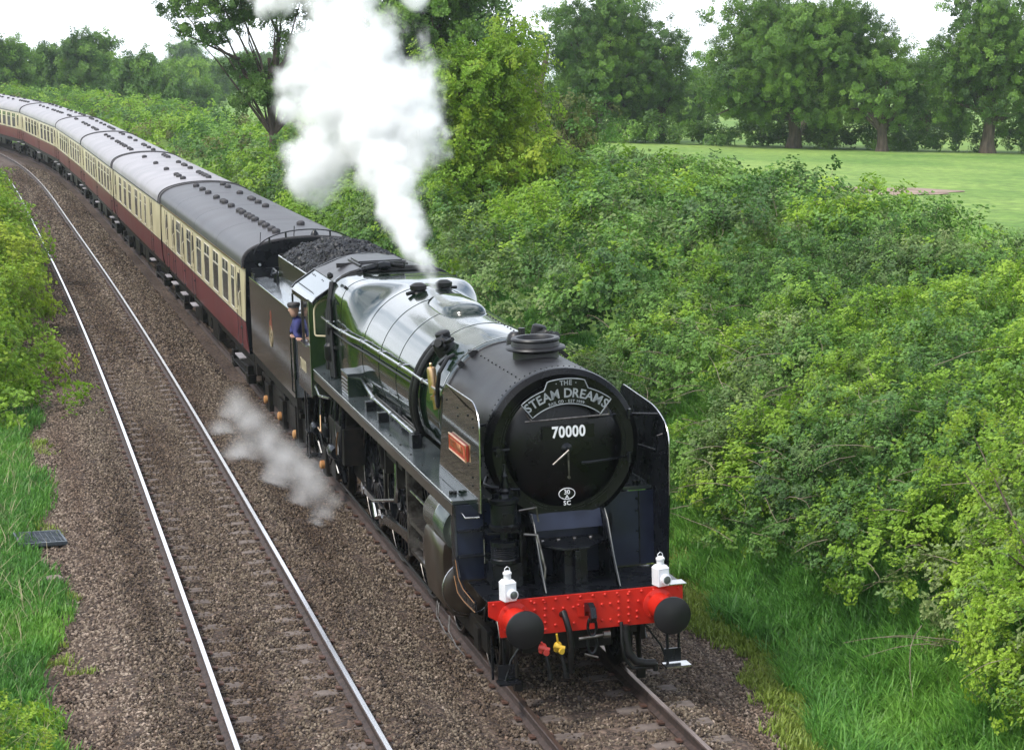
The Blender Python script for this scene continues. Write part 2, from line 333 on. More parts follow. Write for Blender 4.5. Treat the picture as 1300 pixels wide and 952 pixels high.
# bare brown earth at the near corner of the field
b = B(); ring = []; c0 = (30.5, 60.5)
for k in range(36):
    a = 2 * PI * k / 36; r = 1 + .22 * math.sin(3 * a) + .12 * math.sin(7 * a + 1)
    x, y = c0[0] + 3.6 * r * math.cos(a), c0[1] + 2.6 * r * math.sin(a); ring.append((x, y))
s_, o_ = so([p[0] for p in ring] + [c0[0]], [p[1] for p in ring] + [c0[1]]); zz = gz(s_, o_)
b.add([(ring[k][0], ring[k][1], zz[k] + .03) for k in range(36)] + [(c0[0], c0[1], zz[36] + .10)], [(k, (k + 1) % 36, 36) for k in range(36)])
tag(b.obj("bare_earth", ramp_mat("bare_earth", (.22, .15, .11), (.36, .27, .21), 1.2, .95, bump=.5)), kind='structure')

# ballast bed as one sheet
def bed_z(off):
    xs = np.array([-6.9, -6.2, -5.6, -4.95, -4.7, -4.36, -2.6, -2.3, -2.1, -1.3, -1.1, -.9, .9, .95, 1.35, 2.5, 3.2, 4.6])
    zs = np.array([-.28, -.17, -.12, .04, .065, .024, .107, .165, .10, -.15, -.165, -.188, -.105, -.075, -.12, -.42, -.47, -.56])
    return np.interp(off, xs, zs)
so_s = np.concatenate([np.arange(-30, 60, .5), np.arange(60, 205, 1.5)]); so_o = np.concatenate([np.arange(-6.9, 4.61, .25)])
GS, GO = np.meshgrid(so_s, so_o, indexing='ij'); h = bed_z(GO) + rng.normal(0, .010, GO.shape)
pp = P_at(GS.ravel(), GO.ravel(), 0, False); pp[:, 2] += h.ravel()
n1, n2 = GS.shape; ii = np.arange(n1 * n2).reshape(n1, n2); q = np.stack([ii[:-1, :-1], ii[:-1, 1:], ii[1:, 1:], ii[1:, :-1]], -1).reshape(-1, 4)
b = B(); b.add(pp, [tuple(int(k) for k in f) for f in q])
mb = bpy.data.materials.new("ballast"); mb.use_nodes = True; n = mb.node_tree.nodes; l = mb.node_tree.links; pb = n["Principled BSDF"]
g = n.new("ShaderNodeNewGeometry"); vo = n.new("ShaderNodeTexVoronoi"); vo.inputs['Scale'].default_value = 17
r1 = n.new("ShaderNodeValToRGB"); e = r1.color_ramp.elements; e[0].color = (.026, .018, .014, 1); e[1].color = (.16, .117, .088, 1); e.new(.5).color = (.068, .048, .036, 1)
z1 = n.new("ShaderNodeTexNoise"); z1.inputs['Scale'].default_value = .35; z1.inputs['Detail'].default_value = 5; r2 = n.new("ShaderNodeValToRGB"); r2.color_ramp.elements[0].position = .35; r2.color_ramp.elements[1].position = .65
r2.color_ramp.elements[0].color = (.62, .52, .45, 1); r2.color_ramp.elements[1].color = (1.25, 1.2, 1.18, 1)
mm = n.new("ShaderNodeMixRGB"); mm.blend_type = 'MULTIPLY'; mm.inputs[0].default_value = 1
l.new(g.outputs['Position'], vo.inputs['Vector']); l.new(g.outputs['Position'], z1.inputs[0]); l.new(vo.outputs['Color'], r1.inputs[0]); l.new(z1.outputs[0], r2.inputs[0])
l.new(r1.outputs[0], mm.inputs[1]); l.new(r2.outputs[0], mm.inputs[2]); l.new(mm.outputs[0], pb.inputs[0]); pb.inputs['Roughness'].default_value = .9
bp = n.new("ShaderNodeBump"); bp.invert = True; bp.inputs['Strength'].default_value = 1; bp.inputs['Distance'].default_value = .03; l.new(vo.outputs['Distance'], bp.inputs['Height']); l.new(bp.outputs[0], pb.inputs['Normal'])
tag(b.obj("ballast_bed", mb), kind='structure')

# loose stones over the near ballast
def stone_mat(nm, k, kr):
  global ms
  ms = bpy.data.materials.new(nm); ms.use_nodes = True; n = ms.node_tree.nodes; l = ms.node_tree.links; pb = n["Principled BSDF"]
  oi = n.new("ShaderNodeObjectInfo"); r1 = n.new("ShaderNodeValToRGB"); e = r1.color_ramp.elements
  e[0].color = (.034 * k, .024 * k, .020 * k, 1); e[1].color = (.34 * k, .275 * k, .235 * k * kr, 1); e[1].position = 1
  for p_, c_ in ((.3, (.088, .064, .051, 1)), (.62, (.165, .126, .101, 1)), (.85, (.26, .215, .182, 1))): e.new(p_).color = (c_[0] * k, c_[1] * k, c_[2] * k * kr, 1)
  g = n.new("ShaderNodeNewGeometry"); mm = n.new("ShaderNodeMixRGB"); mm.blend_type = 'MULTIPLY'; mm.inputs[0].default_value = 1
  z1 = n.new("ShaderNodeTexNoise"); z1.inputs['Scale'].default_value = .45; z1.inputs['Detail'].default_value = 4; r2 = n.new("ShaderNodeValToRGB"); r2.color_ramp.elements[0].position = .35; r2.color_ramp.elements[1].position = .65
  r2.color_ramp.elements[0].color = (.66, .54, .46, 1); r2.color_ramp.elements[1].color = (1.35, 1.32, 1.30, 1)
  l.new(oi.outputs['Random'], r1.inputs[0]); l.new(g.outputs['Position'], z1.inputs[0]); l.new(z1.outputs[0], r2.inputs[0]); mpz = n.new("ShaderNodeMapping"); mpz.inputs['Scale'].default_value = (3.2, .16, 1); l.new(g.outputs['Position'], mpz.inputs[0]); l.new(mpz.outputs[0], z1.inputs[0]); l.new(r1.outputs[0], mm.inputs[1]); l.new(r2.outputs[0], mm.inputs[2]); l.new(mm.outputs[0], pb.inputs[0]); pb.inputs['Roughness'].default_value = .85
  return ms
stone_sets = []
for sm_ in (stone_mat("ballast_stone_brown", .60, .86), stone_mat("ballast_stone_tan", .95, .94)):
  stones = []; stone_sets.append(stones)
  for k in range(6):
      bm = bmesh.new(); bmesh.ops.create_icosphere(bm, subdivisions=1, radius=1); r_ = random.Random(k)
      for v in bm.verts: v.co = Vector((v.co.x * 1.15, v.co.y * .85, v.co.z * .7)) * r_.uniform(.72, 1.2)
      b = B(); b.add([tuple(v.co) for v in bm.verts], [tuple(v.index for v in f.verts) for f in bm.faces]); bm.free()
      stones.append(source("stone_piece", b, sm_))
def stone_field(name, s0, s1, dens, size, o0=-6.0, o1=4.3):
    nn = int((s1 - s0) * (o1 - o0) * dens); s = rng.uniform(s0, s1, nn); off = rng.uniform(o0, o1, nn)
    # thin out on the sleeper tops, so that they show through here and there
    keep = np.ones(nn, bool)
    for c in (0, -GAP):
        on = (np.abs(off - c) < 1.25) & (np.abs(((s + .33) % .65) - .325) < .12)
        cover = (.34 + .26 * (np.sin(s * .9 + off * 3) > .1) + .40 * np.exp(-((off - c + .1) / .38) ** 2)) if c else .10 + .3 * (np.sin(s * .9) > .2)
        cover = np.where(np.abs(off - c) > .9, .85, cover)
        keep &= ~(on & (rng.random(nn) > cover))
        for rr in (-.7525, .7525): keep &= np.abs(off - c - rr) > .085
    s = s[keep]; off = off[keep]; P = P_at(s, off, 0, False); P[:, 2] += bed_z(off) + rng.uniform(-.2, .55, len(s)) * size
    k = len(s); tan = np.clip(smooth(-4.7, -5.3, off) + smooth(1.2, 1.9, off), 0, 1); ix = rng.integers(0, 6, k) + 6 * (rng.random(k) < .12 + .8 * tan)
    scatterobj = scatter(name, P, rng.uniform(0, 2 * PI, (k, 3)), size * rng.uniform(.6, 1.25, k), ix, stone_sets[0] + stone_sets[1])
    return tag(scatterobj, kind='stuff')
stone_field("ballast_stones", -6, 26, 800, .0235)
stone_field("ballast_stones", 26, 50, 300, .036, -6.0, -1.2)
stone_field("ballast_stones", 50, 110, 120, .05, -6.0, -1.2)

def rail_obj(P, off, parent, s0, s1):
    ss = np.concatenate([np.arange(s0, 40, 1.0), np.arange(40, s1, 2.0)]); b = B()
    prof = [(-.07, -.159), (.07, -.159), (.07, -.148), (.010, -.125), (.010, -.045), (.034, -.036), (.036, -.009), (.026, 0), (-.026, 0), (-.036, -.009), (-.034, -.036), (-.010, -.045), (-.010, -.125), (-.07, -.148)]
    rings = [[tuple(P(s, off + a, c)) for a, c in prof] for s in ss]; b.loft(rings)
    k = len(prof); mi = []
    for i in range(len(rings) - 1): mi += [(1 if j == 7 else 0) for j in range(k)]
    b.mi = mi + [0, 0]
    return b.obj("rail", [M['rail_side'], M[rail_head]], parent, smooth=20)
def track(P, label, off0, s_sleep0, nsl, head='rail_top'):
    global rail_head; rail_head = head
    t = empty("railway_track", Matrix.Identity(4), label, None, None, 'structure')
    for o in (-.7525, .7525):
        r = rail_obj(P, o, t, -30, 195)
    # sleepers: 2.5 m concrete, dished in the middle
    sp = B(); prof = [(-1.25, -.165), (-.45, -.165), (-.30, -.185), (.30, -.185), (.45, -.165), (1.25, -.165)]
    rings = []
    for x, z in prof: rings.append([(x, -.135, z - .1), (x, .135, z - .1), (x, .10, z), (x, -.10, z)])
    sp.loft(rings); me = sp.mesh("sleeper", M['concrete'], 20); fb = B()
    for k in range(nsl):
        s = s_sleep0 + .65 * k; a = Vector(P(s, 0)); r = (Vector(P(s, .7)) - Vector(P(s, -.7))).normalized(); y = (Vector(P(s + .3, 0)) - Vector(P(s - .3, 0))).normalized(); u = r.cross(y)
        o = bpy.data.objects.new("sleeper", me); COL.objects.link(o); o.parent = t
        o.matrix_world = Matrix(((r.x, y.x, u.x, a.x), (r.y, y.y, u.y, a.y), (r.z, y.z, u.z, a.z), (0, 0, 0, 1)))
        if k < 90:
            for e in (-.7525, .7525):
                for d in (-.105, .105):
                    c = a + r * (e + d) + u * (-.142); f = [c + r * (sx_ * .035) + y * (sy_ * .05) + u * (.03 * sz_) for sx_, sy_, sz_ in ((-1, -1, 0), (1, -1, 0), (1, 1, 0), (-1, 1, 0), (-1, -1, 1), (1, -1, .6), (1, 1, .6), (-1, 1, 1))]
                    fb.add(f, [(0, 3, 2, 1), (4, 5, 6, 7), (0, 1, 5, 4), (1, 2, 6, 5), (2, 3, 7, 6), (3, 0, 4, 7)])
    tag(fb.obj("rail_clips", M['rust'], t), kind='stuff')
    return t
track(P_adj, "empty railway track with two shining rails beside the train", -GAP, -5.85, 215)
track(P_at, "railway track under the train with rails browned by the reflected engine", 0, -5.85, 46, 'rail_reflect_brown')

# ================================================================== LOCOMOTIVE (local: x right in the photo, y back along the train, z up)
LM = frame(.01, 12.0)
loco = empty("steam_locomotive", LM, "dark green steam locomotive number 70000 with a black smokebox and red front beam", "locomotive")
def part(b, name, mats, parent=loco, smooth=35, bevel=0, seg=2): return b.obj(name, M[mats] if isinstance(mats, str) else [M[k] for k in mats], parent, smooth, bevel, seg)
SBZ = 2.83
# ---- smokebox
b = B(); b.lathe([(.885, 0), (.93, .03), (.93, 2.36), (.945, 2.37), (.945, 2.46), (.93, 2.47)], (0, .90, SBZ), (0, 1, 0), 72)
sb = part(b, "smokebox", 'black')
b = B(); b.lathe([(.80, -.055), (.86, -.060), (.925, -.02), (.935, .03), (.935, .07)], (0, .90, SBZ), (0, 1, 0), 72)
part(b, "smokebox_ring", 'door', sb)
b = B()
for k in range(84):
    a = 2 * PI * k / 84; r = .93
    for yy in (1.0, 3.32): b.lathe([(.012, 0), (.009, .012)], (r * math.cos(a), yy, SBZ + r * math.sin(a)), (math.cos(a), 0, math.sin(a)), 6)
for s_ in (-1, 1):
    for k in range(10): b.lathe([(.012, 0), (.009, .012)], (s_ * .93 * math.cos(1.05), 1.2 + k * .2, SBZ + .93 * math.sin(1.05)), (s_ * math.cos(1.05), 0, math.sin(1.05)), 6)
tag(part(b, "rivets", 'black', sb), kind='stuff')
b = B(); b.lathe([(.005, -.175), (.15, -.170), (.35, -.150), (.52, -.115), (.66, -.065), (.715, -.025), (.735, .0), (.745, .03)], (0, .87, SBZ), (0, 1, 0), 72)
dr = part(b, "smokebox_door", 'door')
b = B(); b.lathe([(.765, -.03), (.765, .0), (.735, .0), (.735, -.03)], (0, .865, SBZ), (0, 1, 0), 72, caps=False); part(b, "door_rim", 'gloss', dr)
for z_, x_ in ((SBZ + .34, .28), (SBZ - .18, .18)):
    b = B(); pts = [(x, .87 - .175 + .235 * (min(1, math.hypot(x, z_ - SBZ) / .74)) ** 2.4 * .75 - .012, z_) for x in np.linspace(x_, .78, 9)]
    b.tube(pts, .016, 8); b.cyl((.80, .80, z_ - .06), (.80, .80, z_ + .06), .026); b.box((.80, .83, z_), (.05, .07, .07)); part(b, "door_hinge", 'gloss', dr)
b = B(); b.lathe([(.075, .05), (.075, .0), (.045, -.015), (.03, -.02), (.026, -.09), (.026, -.10)], (.0, .70, SBZ), (0, 1, 0), 20); part(b, "door_boss", 'gloss', dr); b = B(); b.cyl((0, .60, SBZ), (-.20, .585, SBZ - .155), .014, .011); b.cyl((0, .635, SBZ), (0.004, .64, SBZ - .32), .011, .008)
b.lathe([(.016, -.02), (.016, .02)], (.004, .64, SBZ - .33), (0, 1, 0), 10); part(b, "door_handle", 'dsteel', dr)
b = B(); b.cyl((-.86, .80, SBZ + .02), (-.66, .80, SBZ + .02), .014); b.box((-.80, .82, SBZ + .02), (.05, .08, .06)); b.box((-.80, .82, SBZ - .03), (.035, .06, .05)); part(b, "door_clamp", 'gloss', dr)
for xx, zz in ((.28, SBZ + .42), ): pass
# number plate
b = B(); b.bb(-.30, .33, .655, .67, SBZ + .125, SBZ + .285); npl = part(b, "number_plate", 'door', bevel=.003)
V = Matrix.Translation((.015, .650, SBZ + .205)) @ Matrix.Rotation(PI / 2, 4, 'X')
b = B(); b.add(*text_mesh("70000", .185, V @ Matrix.Scale(.84, 4, (1, 0, 0)), .004, 1.06, .0045)); part(b, "plate_number", 'white', npl, smooth=0)
# shed plate
zc = SBZ - .545
b = B(); b.lathe([(.001, -.012), (.088, -.012), (.09, 0)], (0, 0, 0), (0, 1, 0), 28); bb_ = B()
for v in b.v: bb_.v.append((v[0] * 1.15, v[1] + .755, v[2] * .8 + zc))
bb_.f = b.f; bb_.mi = b.mi; shp = part(bb_, "shed_plate", 'door')
b = B(); b.tube([(.098 * math.cos(a), .742, zc + .066 * math.sin(a)) for a in np.linspace(0, 2 * PI, 24, endpoint=False)], .005, 6, True)
V = Matrix.Translation((0, .738, zc + .018)) @ Matrix.Rotation(PI / 2, 4, 'X'); b.add(*text_mesh("30", .075, V, .003, 1, .001))
V = Matrix.Translation((0, .738, zc - .036)) @ Matrix.Rotation(PI / 2, 4, 'X'); b.add(*text_mesh("A", .062, V, .003, 1, .001))
V = Matrix.Translation((0, .738, zc - .112)) @ Matrix.Rotation(PI / 2, 4, 'X'); b.add(*text_mesh("SC", .075, V, .003, 1.1, .001))
part(b, "shed_code", 'white', shp, smooth=0)
# chimney
b = B(); b.lathe([(.40, -.22), (.385, -.16), (.315, -.12), (.285, -.05), (.28, .06), (.29, .075), (.36, .09), (.372, .105), (.36, .125), (.30, .14), (.288, .19), (.295, .20), (.302, .215), (.29, .235), (.235, .235), (.215, .20), (.20, -.1)], (0, 2.03, 3.74), (0, 0, 1), 48, caps=False); part(b, "chimney", 'black')
b = B(); b.lathe([(.001, 0), (.25, 0)], (0, 2.03, 3.75), (0, 0, 1), 24); part(b, "chimney_bore", 'rubber')
b = B(); b.lathe([(.001, .15), (.06, .145), (.10, .11), (.12, .04), (.125, -.06)], (.02, 3.1, 3.76), (0, 0, 1), 20); b.lathe([(.045, 0), (.045, .12)], (.08, 3.02, 3.84), (0, 0, 1), 12); part(b, "snifting_valve", 'black')
# lamp iron and lugs behind chimney
b = B()
for a in (2.35, 2.15, 1.0): b.cut().box((.96 * math.cos(a), 3.25, SBZ + .96 * math.sin(a)), (.09, .10, .07), ('Y', -a))
b.cut().box((-.50, 3.30, SBZ + .82), (.10, .10, .06)); part(b, "lifting_lug", 'black')

# ---- boiler and firebox (one shell lofted from barrel to flat topped firebox)
def ring(y, a, top, zc, nu, nl, bot, k=64):
    out = []
    for i in range(k):
        t = 2 * PI * i / k; c, s = math.cos(t), math.sin(t); n_ = nu if s >= 0 else nl; h = (top - zc) if s >= 0 else (zc - bot)
        out.append((a * math.copysign(abs(c) ** (2 / n_), c), y, zc + h * math.copysign(abs(s) ** (2 / n_), s)))
    return out
RB = [(3.30, .925, 3.775, 2.85, 2, 2, 1.925), (3.38, .945, 3.795, 2.85, 2, 2, 1.905), (5.0, .965, 3.825, 2.86, 2, 2, 1.89), (6.6, 1.00, 3.865, 2.865, 2, 2, 1.865), (8.1, 1.03, 3.905, 2.87, 2, 2, 1.84), (8.75, 1.035, 3.915, 2.87, 2, 2.05, 1.83),
      (8.95, 1.035, 3.915, 2.88, 2.05, 2.2, 1.80), (9.15, 1.045, 3.917, 2.89, 2.4, 3.0, 1.75), (9.40, 1.065, 3.92, 2.90, 3.3, 5, 1.7), (9.62, 1.08, 3.92, 2.92, 4.3, 9, 1.7), (9.8, 1.085, 3.918, 2.93, 4.8, 9, 1.7), (11.6, 1.085, 3.885, 2.92, 5.0, 9, 1.7)]
b = B(); b.loft([ring(*r) for r in RB]); bo = part(b, "boiler", 'boiler', smooth=50)
def interp_ring(y):
    ys = [r[0] for r in RB]; return [y] + [float(np.interp(y, ys, [r[i] for r in RB])) for i in range(1, 7)]
for y_ in (3.42, 4.72, 6.15, 7.35, 8.65, 10.25):
    r = interp_ring(y_); b = B(); g = .006; rr = []
    for yy, gg in ((y_ - .018, -.004), (y_ - .016, g), (y_ + .016, g), (y_ + .018, -.004)): rr.append(ring(yy, r[1] + gg, r[2] + gg, r[3], r[4], r[5], r[6] - gg))
    b.loft(rr, False, False); part(b, "boiler_band", 'boiler', bo, smooth=50)
b = B()  # bolt heads along the top seam
for k in range(22):
    y_ = 3.6 + k * .17; r = interp_ring(y_); a = PI / 2 - .26; b.lathe([(.014, 0), (.01, .012)], (r[1] * math.cos(a), y_, r[3] + (r[2] - r[3]) * math.sin(a)), (math.cos(a), 0, math.sin(a)), 6)
tag(part(b, "seam_bolts", 'gloss', bo), kind='stuff')
# dome: long, low, rounded
b = B(); rr = []
for y_, w, h in ((5.62, .10, .0), (5.70, .24, .06), (5.86, .31, .105), (6.1, .335, .125), (6.9, .335, .135), (7.15, .31, .115), (7.3, .22, .06), (7.38, .10, .0)):
    z0 = 3.70; rr.append([(w * math.copysign(abs(math.cos(t)) ** .8, math.cos(t)), y_, z0 + (h + .15) * math.sin(t) ** .7) for t in np.linspace(0, PI, 20)])
b.loft(rr, True, True, True); part(b, "dome", 'boiler', smooth=60)
for x_, vy in ((-.21, 8.19), (.23, 8.41)):
    b = B(); b.lathe([(.17, -.06), (.12, -.02), (.10, .03), (.125, .05), (.13, .11), (.09, .135), (.06, .15)], (x_, vy, 3.87), (0, 0, 1), 20); b.cyl((x_ - .2, vy - .1, 3.87), (x_ - .05, vy - .05, 3.9), .03); b.cyl((x_ + .05, vy + .05, 3.89), (x_ + .22, vy + .13, 3.88), .025); part(b, "safety_valve", 'rubber')
b = B(); b.box((-.92, 10.3, 3.72), (.20, .05, .05), ('Y', .7)); b.box((-.92, 10.3, 3.72), (.05, .20, .05), ('Y', .7)); b.lathe([(.05, 0), (.05, .05)], (-.92, 10.3, 3.70), (-.6, 0, .8), 12); part(b, "washout_plug", 'rubber')
for s_ in (-1, 1):
    for k in range(4): b = B(); b.lathe([(.045, 0), (.04, .02), (.02, .035)], (s_ * .985, 9.9 + k * .45, 3.52 - .0), (s_, 0, .55), 12); part(b, "mudhole_cover", 'boiler')
b = B(); b.tube([(-.95, 11.3, 3.55), (-.99, 11.3, 3.42), (-1.02, 11.3, 3.25)], .018, 8); part(b, "cream_pipe", 'cream_letter')
# top feed: clack valves on both sides with two pipes running down
for s_ in (-1, 1):
    b = B(); cx_, cz_ = s_ * .66, 3.58
    b.lathe([(.15, -.05), (.13, .08), (.10, .12), (.10, .16)], (cx_, 4.25, cz_), (s_ * .66, 0, .75), 18); b.lathe([(.10, -.02), (.10, .12), (.07, .14)], (cx_ - s_ * .02, 4.38, cz_ + .08), (s_ * .25, -.05, 1), 14)
    b.lathe([(.085, 0), (.085, .1), (.055, .12), (.055, .18)], (cx_ + s_ * .04, 4.12, cz_ + .06), (s_ * .6, -.7, .3), 14); b.cyl((cx_ + s_ * .05, 4.05, cz_ + .1), (cx_ - s_ * .02, 3.86, cz_ + .17), .03); part(b, "clack_valve", 'rubber', smooth=50)
    for dy in (0, .20):
        b = B(); pts = []
        for a in np.linspace(.84, -.45, 14): pts.append((s_ * 1.02 * math.cos(a) + s_ * .02, 4.42 + dy + .35 * (1 - math.sin(a + .3)) * .5, 2.85 + 1.02 * math.sin(a)))
        pts.append((s_ * 1.0, pts[-1][1] + .1, 2.25)); b.tube(pts, .045, 10); part(b, "feed_pipe", 'rubber')
    b = B(); b.box((s_ * .80, 3.72, 3.50), (.16, .10, .05), ('Y', s_ * .7)); part(b, "lifting_bracket", 'rubber')
# whistle
b = B(); b.lathe([(.03, -.22), (.03, -.10), (.055, -.09), (.055, -.04), (.02, -.03), (.02, -.01), (.060, 0), (.060, .30), (.05, .33), (.02, .34), (.02, .38), (.012, .39)], (-.99, 3.48, 3.13), (-.08, 0, 1), 18); wh = part(b, "whistle", 'brass')
b = B(); b.tube([(-.97, 3.42, 3.10), (-1.0, 3.2, 3.0), (-1.02, 3.1, 3.25), (-1.0, 3.05, 3.45), (-.86, 3.2, 3.6), (-.74, 3.36, 3.62)], .028, 8); part(b, "whistle_pipe", 'rubber', wh)
# handrails
for s_ in (-1, 1):
    b = B(); pts = [(s_ * 1.17, 11.7, 3.14), (s_ * 1.17, 10.2, 3.14), (s_ * 1.13, 9.3, 3.14), (s_ * 1.07, 8.2, 3.16), (s_ * 1.03, 5.0, 3.2), (s_ * 1.02, 3.1, 3.22)]
    b.tube(pts, .021, 10); hr = part(b, "handrail", 'steel')
    b = B()
    for x, y, z in ((1.17, 11.0, 3.14), (1.15, 9.8, 3.14), (1.08, 8.4, 3.16), (1.05, 7.0, 3.18), (1.04, 5.5, 3.2), (1.03, 4.0, 3.21)): b.cut().lathe([(.034, -.03), (.034, .03)], (s_ * x, y, z), (0, 1, 0), 10); b.cyl((s_ * x, y, z), (s_ * (x - .14), y, z), .014)
    part(b, "handrail_knob", 'steel', hr)
    b = B(); b.tube([(s_ * 1.10, 11.7, 2.98), (s_ * 1.09, 9.6, 2.98), (s_ * 1.05, 8.0, 3.01), (s_ * 1.0, 4.6, 3.05)], .016, 8)
    part(b, "conduit", 'rubber')
# ---- running boards, valances, front drop plates
for s_ in (-1, 1):
    b = B(); b.bb(s_ * .78, s_ * 1.31, 1.06, 11.98, 2.19, 2.235); rb_ = part(b, "running_board", 'board', bevel=.004)
    b = B(); b.bb(s_ * 1.295, s_ * 1.318, 1.06, 11.98, 2.06, 2.19); va = part(b, "valance", 'valance')
    b = B(); b.tube([(s_ * 1.315, 1.06, 2.232), (s_ * 1.315, 11.98, 2.232)], .010, 6); part(b, "edge_strip", 'steel', rb_)
    b = B()
    for k in range(12):
        for x in (.90, 1.10): b.lathe([(.011, 0), (.008, .010)], (s_ * x, 1.2 + k * .14, 2.236), (0, 0, 1), 6)
    for k in range(24): b.lathe([(.015, 0), (.011, .012)], (s_ * (1.22 if k % 2 else .98), 2.9 + k * .37, 2.236), (0, 0, 1), 6)
    for y in (1.2, 1.42): b.box((s_ * (1.0 + (y - 1.2)), y + .02, 2.255), (.10, .03, .03), ('Z', .5)); b.box((s_ * (1.0 + (y - 1.2)), y + .02, 2.255), (.03, .10, .03), ('Z', .5))
    tag(part(b, "board_rivets", 'rubber', rb_), kind='stuff')
    b = B(); po = [(1.2, 2.19), (1.0, 2.19), (.99, 1.30), (1.2, 1.30)] if s_ > 0 else [(1.2, 2.19), (1.0, 2.19), (.99, 1.55), (.86, 1.36), (.62, 1.29), (.04, 1.275), (.04, 1.14), (.62, 1.12), (.95, 1.14), (1.12, 1.30), (1.2, 1.50)]
    b.prism(po, 'x', s_ * 1.285, s_ * 1.308); dp = part(b, "drop_plate", 'gloss')
    if s_ < 0: b = B(); b.tube([(s_ * 1.31, y + .02, z - .012) for y, z in po[2:6]], .004, 6); b.cut().tube([(s_ * 1.31, y, z + .02) for y, z in po[6:10]], .004, 6); part(b, "lining_stripe", 'lining', dp)
    # front sheet with steps
    b = B(); b.bb(s_ * .50, s_ * 1.285, 1.0, 1.025, 1.29, 2.19); fs = part(b, "front_sheet", 'blue')
    if s_ < 0:
        b = B(); b.bb(s_ * .90, s_ * 1.28, .90, 1.0, 1.88, 1.90); b.cut().bb(s_ * .90, s_ * 1.28, .88, 1.0, 1.58, 1.60); part(b, "footstep", 'gloss', fs)
    b = B(); b.bb(s_ * .95, s_ * .962, .985, 1.0, 1.3, 2.19)
    for z in (1.45, 1.7, 1.95, 2.1): b.lathe([(.016, 0), (.012, .014)], (s_ * .93, .998, z), (0, -1, 0), 6)
    part(b, "sheet_seam", 'gloss', fs)
    if s_ > 0: continue
    b = B(); b.tube([(s_ * 1.22, 1.0, 2.10), (s_ * 1.20, .88, 2.06), (s_ * 1.04, .86, 2.06), (s_ * 1.02, 1.0, 2.10)], .012, 8); part(b, "grab_handle", 'steel', fs)
    b = B(); b.tube([(s_ * .98, 1.0, 1.80), (s_ * .98, .90, 1.78), (s_ * .98, .90, 1.50), (s_ * .98, 1.0, 1.48)], .012, 8); part(b, "grab_handle", 'steel', fs)
# rod and gear lying on the left running board
b = B(); b.tube([(-1.0, 9.4, 2.55), (-1.03, 8.2, 2.42), (-1.06, 7.6, 2.40), (-1.06, 4.6, 2.40)], .03, 10); b.lathe([(.05, -.05), (.05, .05)], (-1.06, 7.6, 2.40), (0, 1, 0), 12); b.lathe([(.045, -.05), (.045, .05)], (-1.06, 6.2, 2.40), (0, 1, 0), 12); rr_ = part(b, "reversing_rod", 'steel')
b = B()
for y in (7.55, 6.55): b.cut().bb(-1.2, -1.04, y - .07, y + .07, 2.235, 2.38)
b.cut().bb(-1.12, -.98, 4.4, 4.62, 2.235, 2.42); part(b, "rod_bracket", 'gloss', rr_, bevel=.008)
b = B(); b.tube([(-.93, 8.9, 2.5), (-.95, 8.0, 2.36), (-.95, 4.8, 2.36)], .018, 8); b.tube([(-.88, 9.2, 2.4), (-.88, 5.0, 2.33)], .014, 8); part(b, "oil_pipe", 'dsteel')
for y0, y1, x0, x1 in ((8.85, 9.45, -1.24, -.90), (8.1, 8.6, -.98, -.82)):
    b = B(); b.bb(x0, x1, y0, y1, 2.235, 2.57); bx_ = part(b, "lubricator_box", 'green', bevel=.012)
    b = B()
    for k in range(4): b.cut().bb(x0 - .012, x0 + .002, y0 + .03, y1 - .03, 2.29 + k * .06, 2.31 + k * .06)
    part(b, "box_rib", 'dsteel', bx_)
    b = B(); b.bb(x0 - .01, x1 + .01, y0 - .01, y1 + .01, 2.572, 2.60); part(b, "box_lid", 'board', bx_, bevel=.008)
b = B(); b.prism([(6.1, 2.235), (8.0, 2.235), (7.9, 2.62), (7.2, 2.75), (6.5, 2.5)], 'x', -.80, -.90); part(b, "firebox_shield", 'gloss')
b = B(); b.cyl((1.05, 8.9, 2.4), (1.05, 9.5, 2.4), .16); part(b, "air_cylinder", 'green')

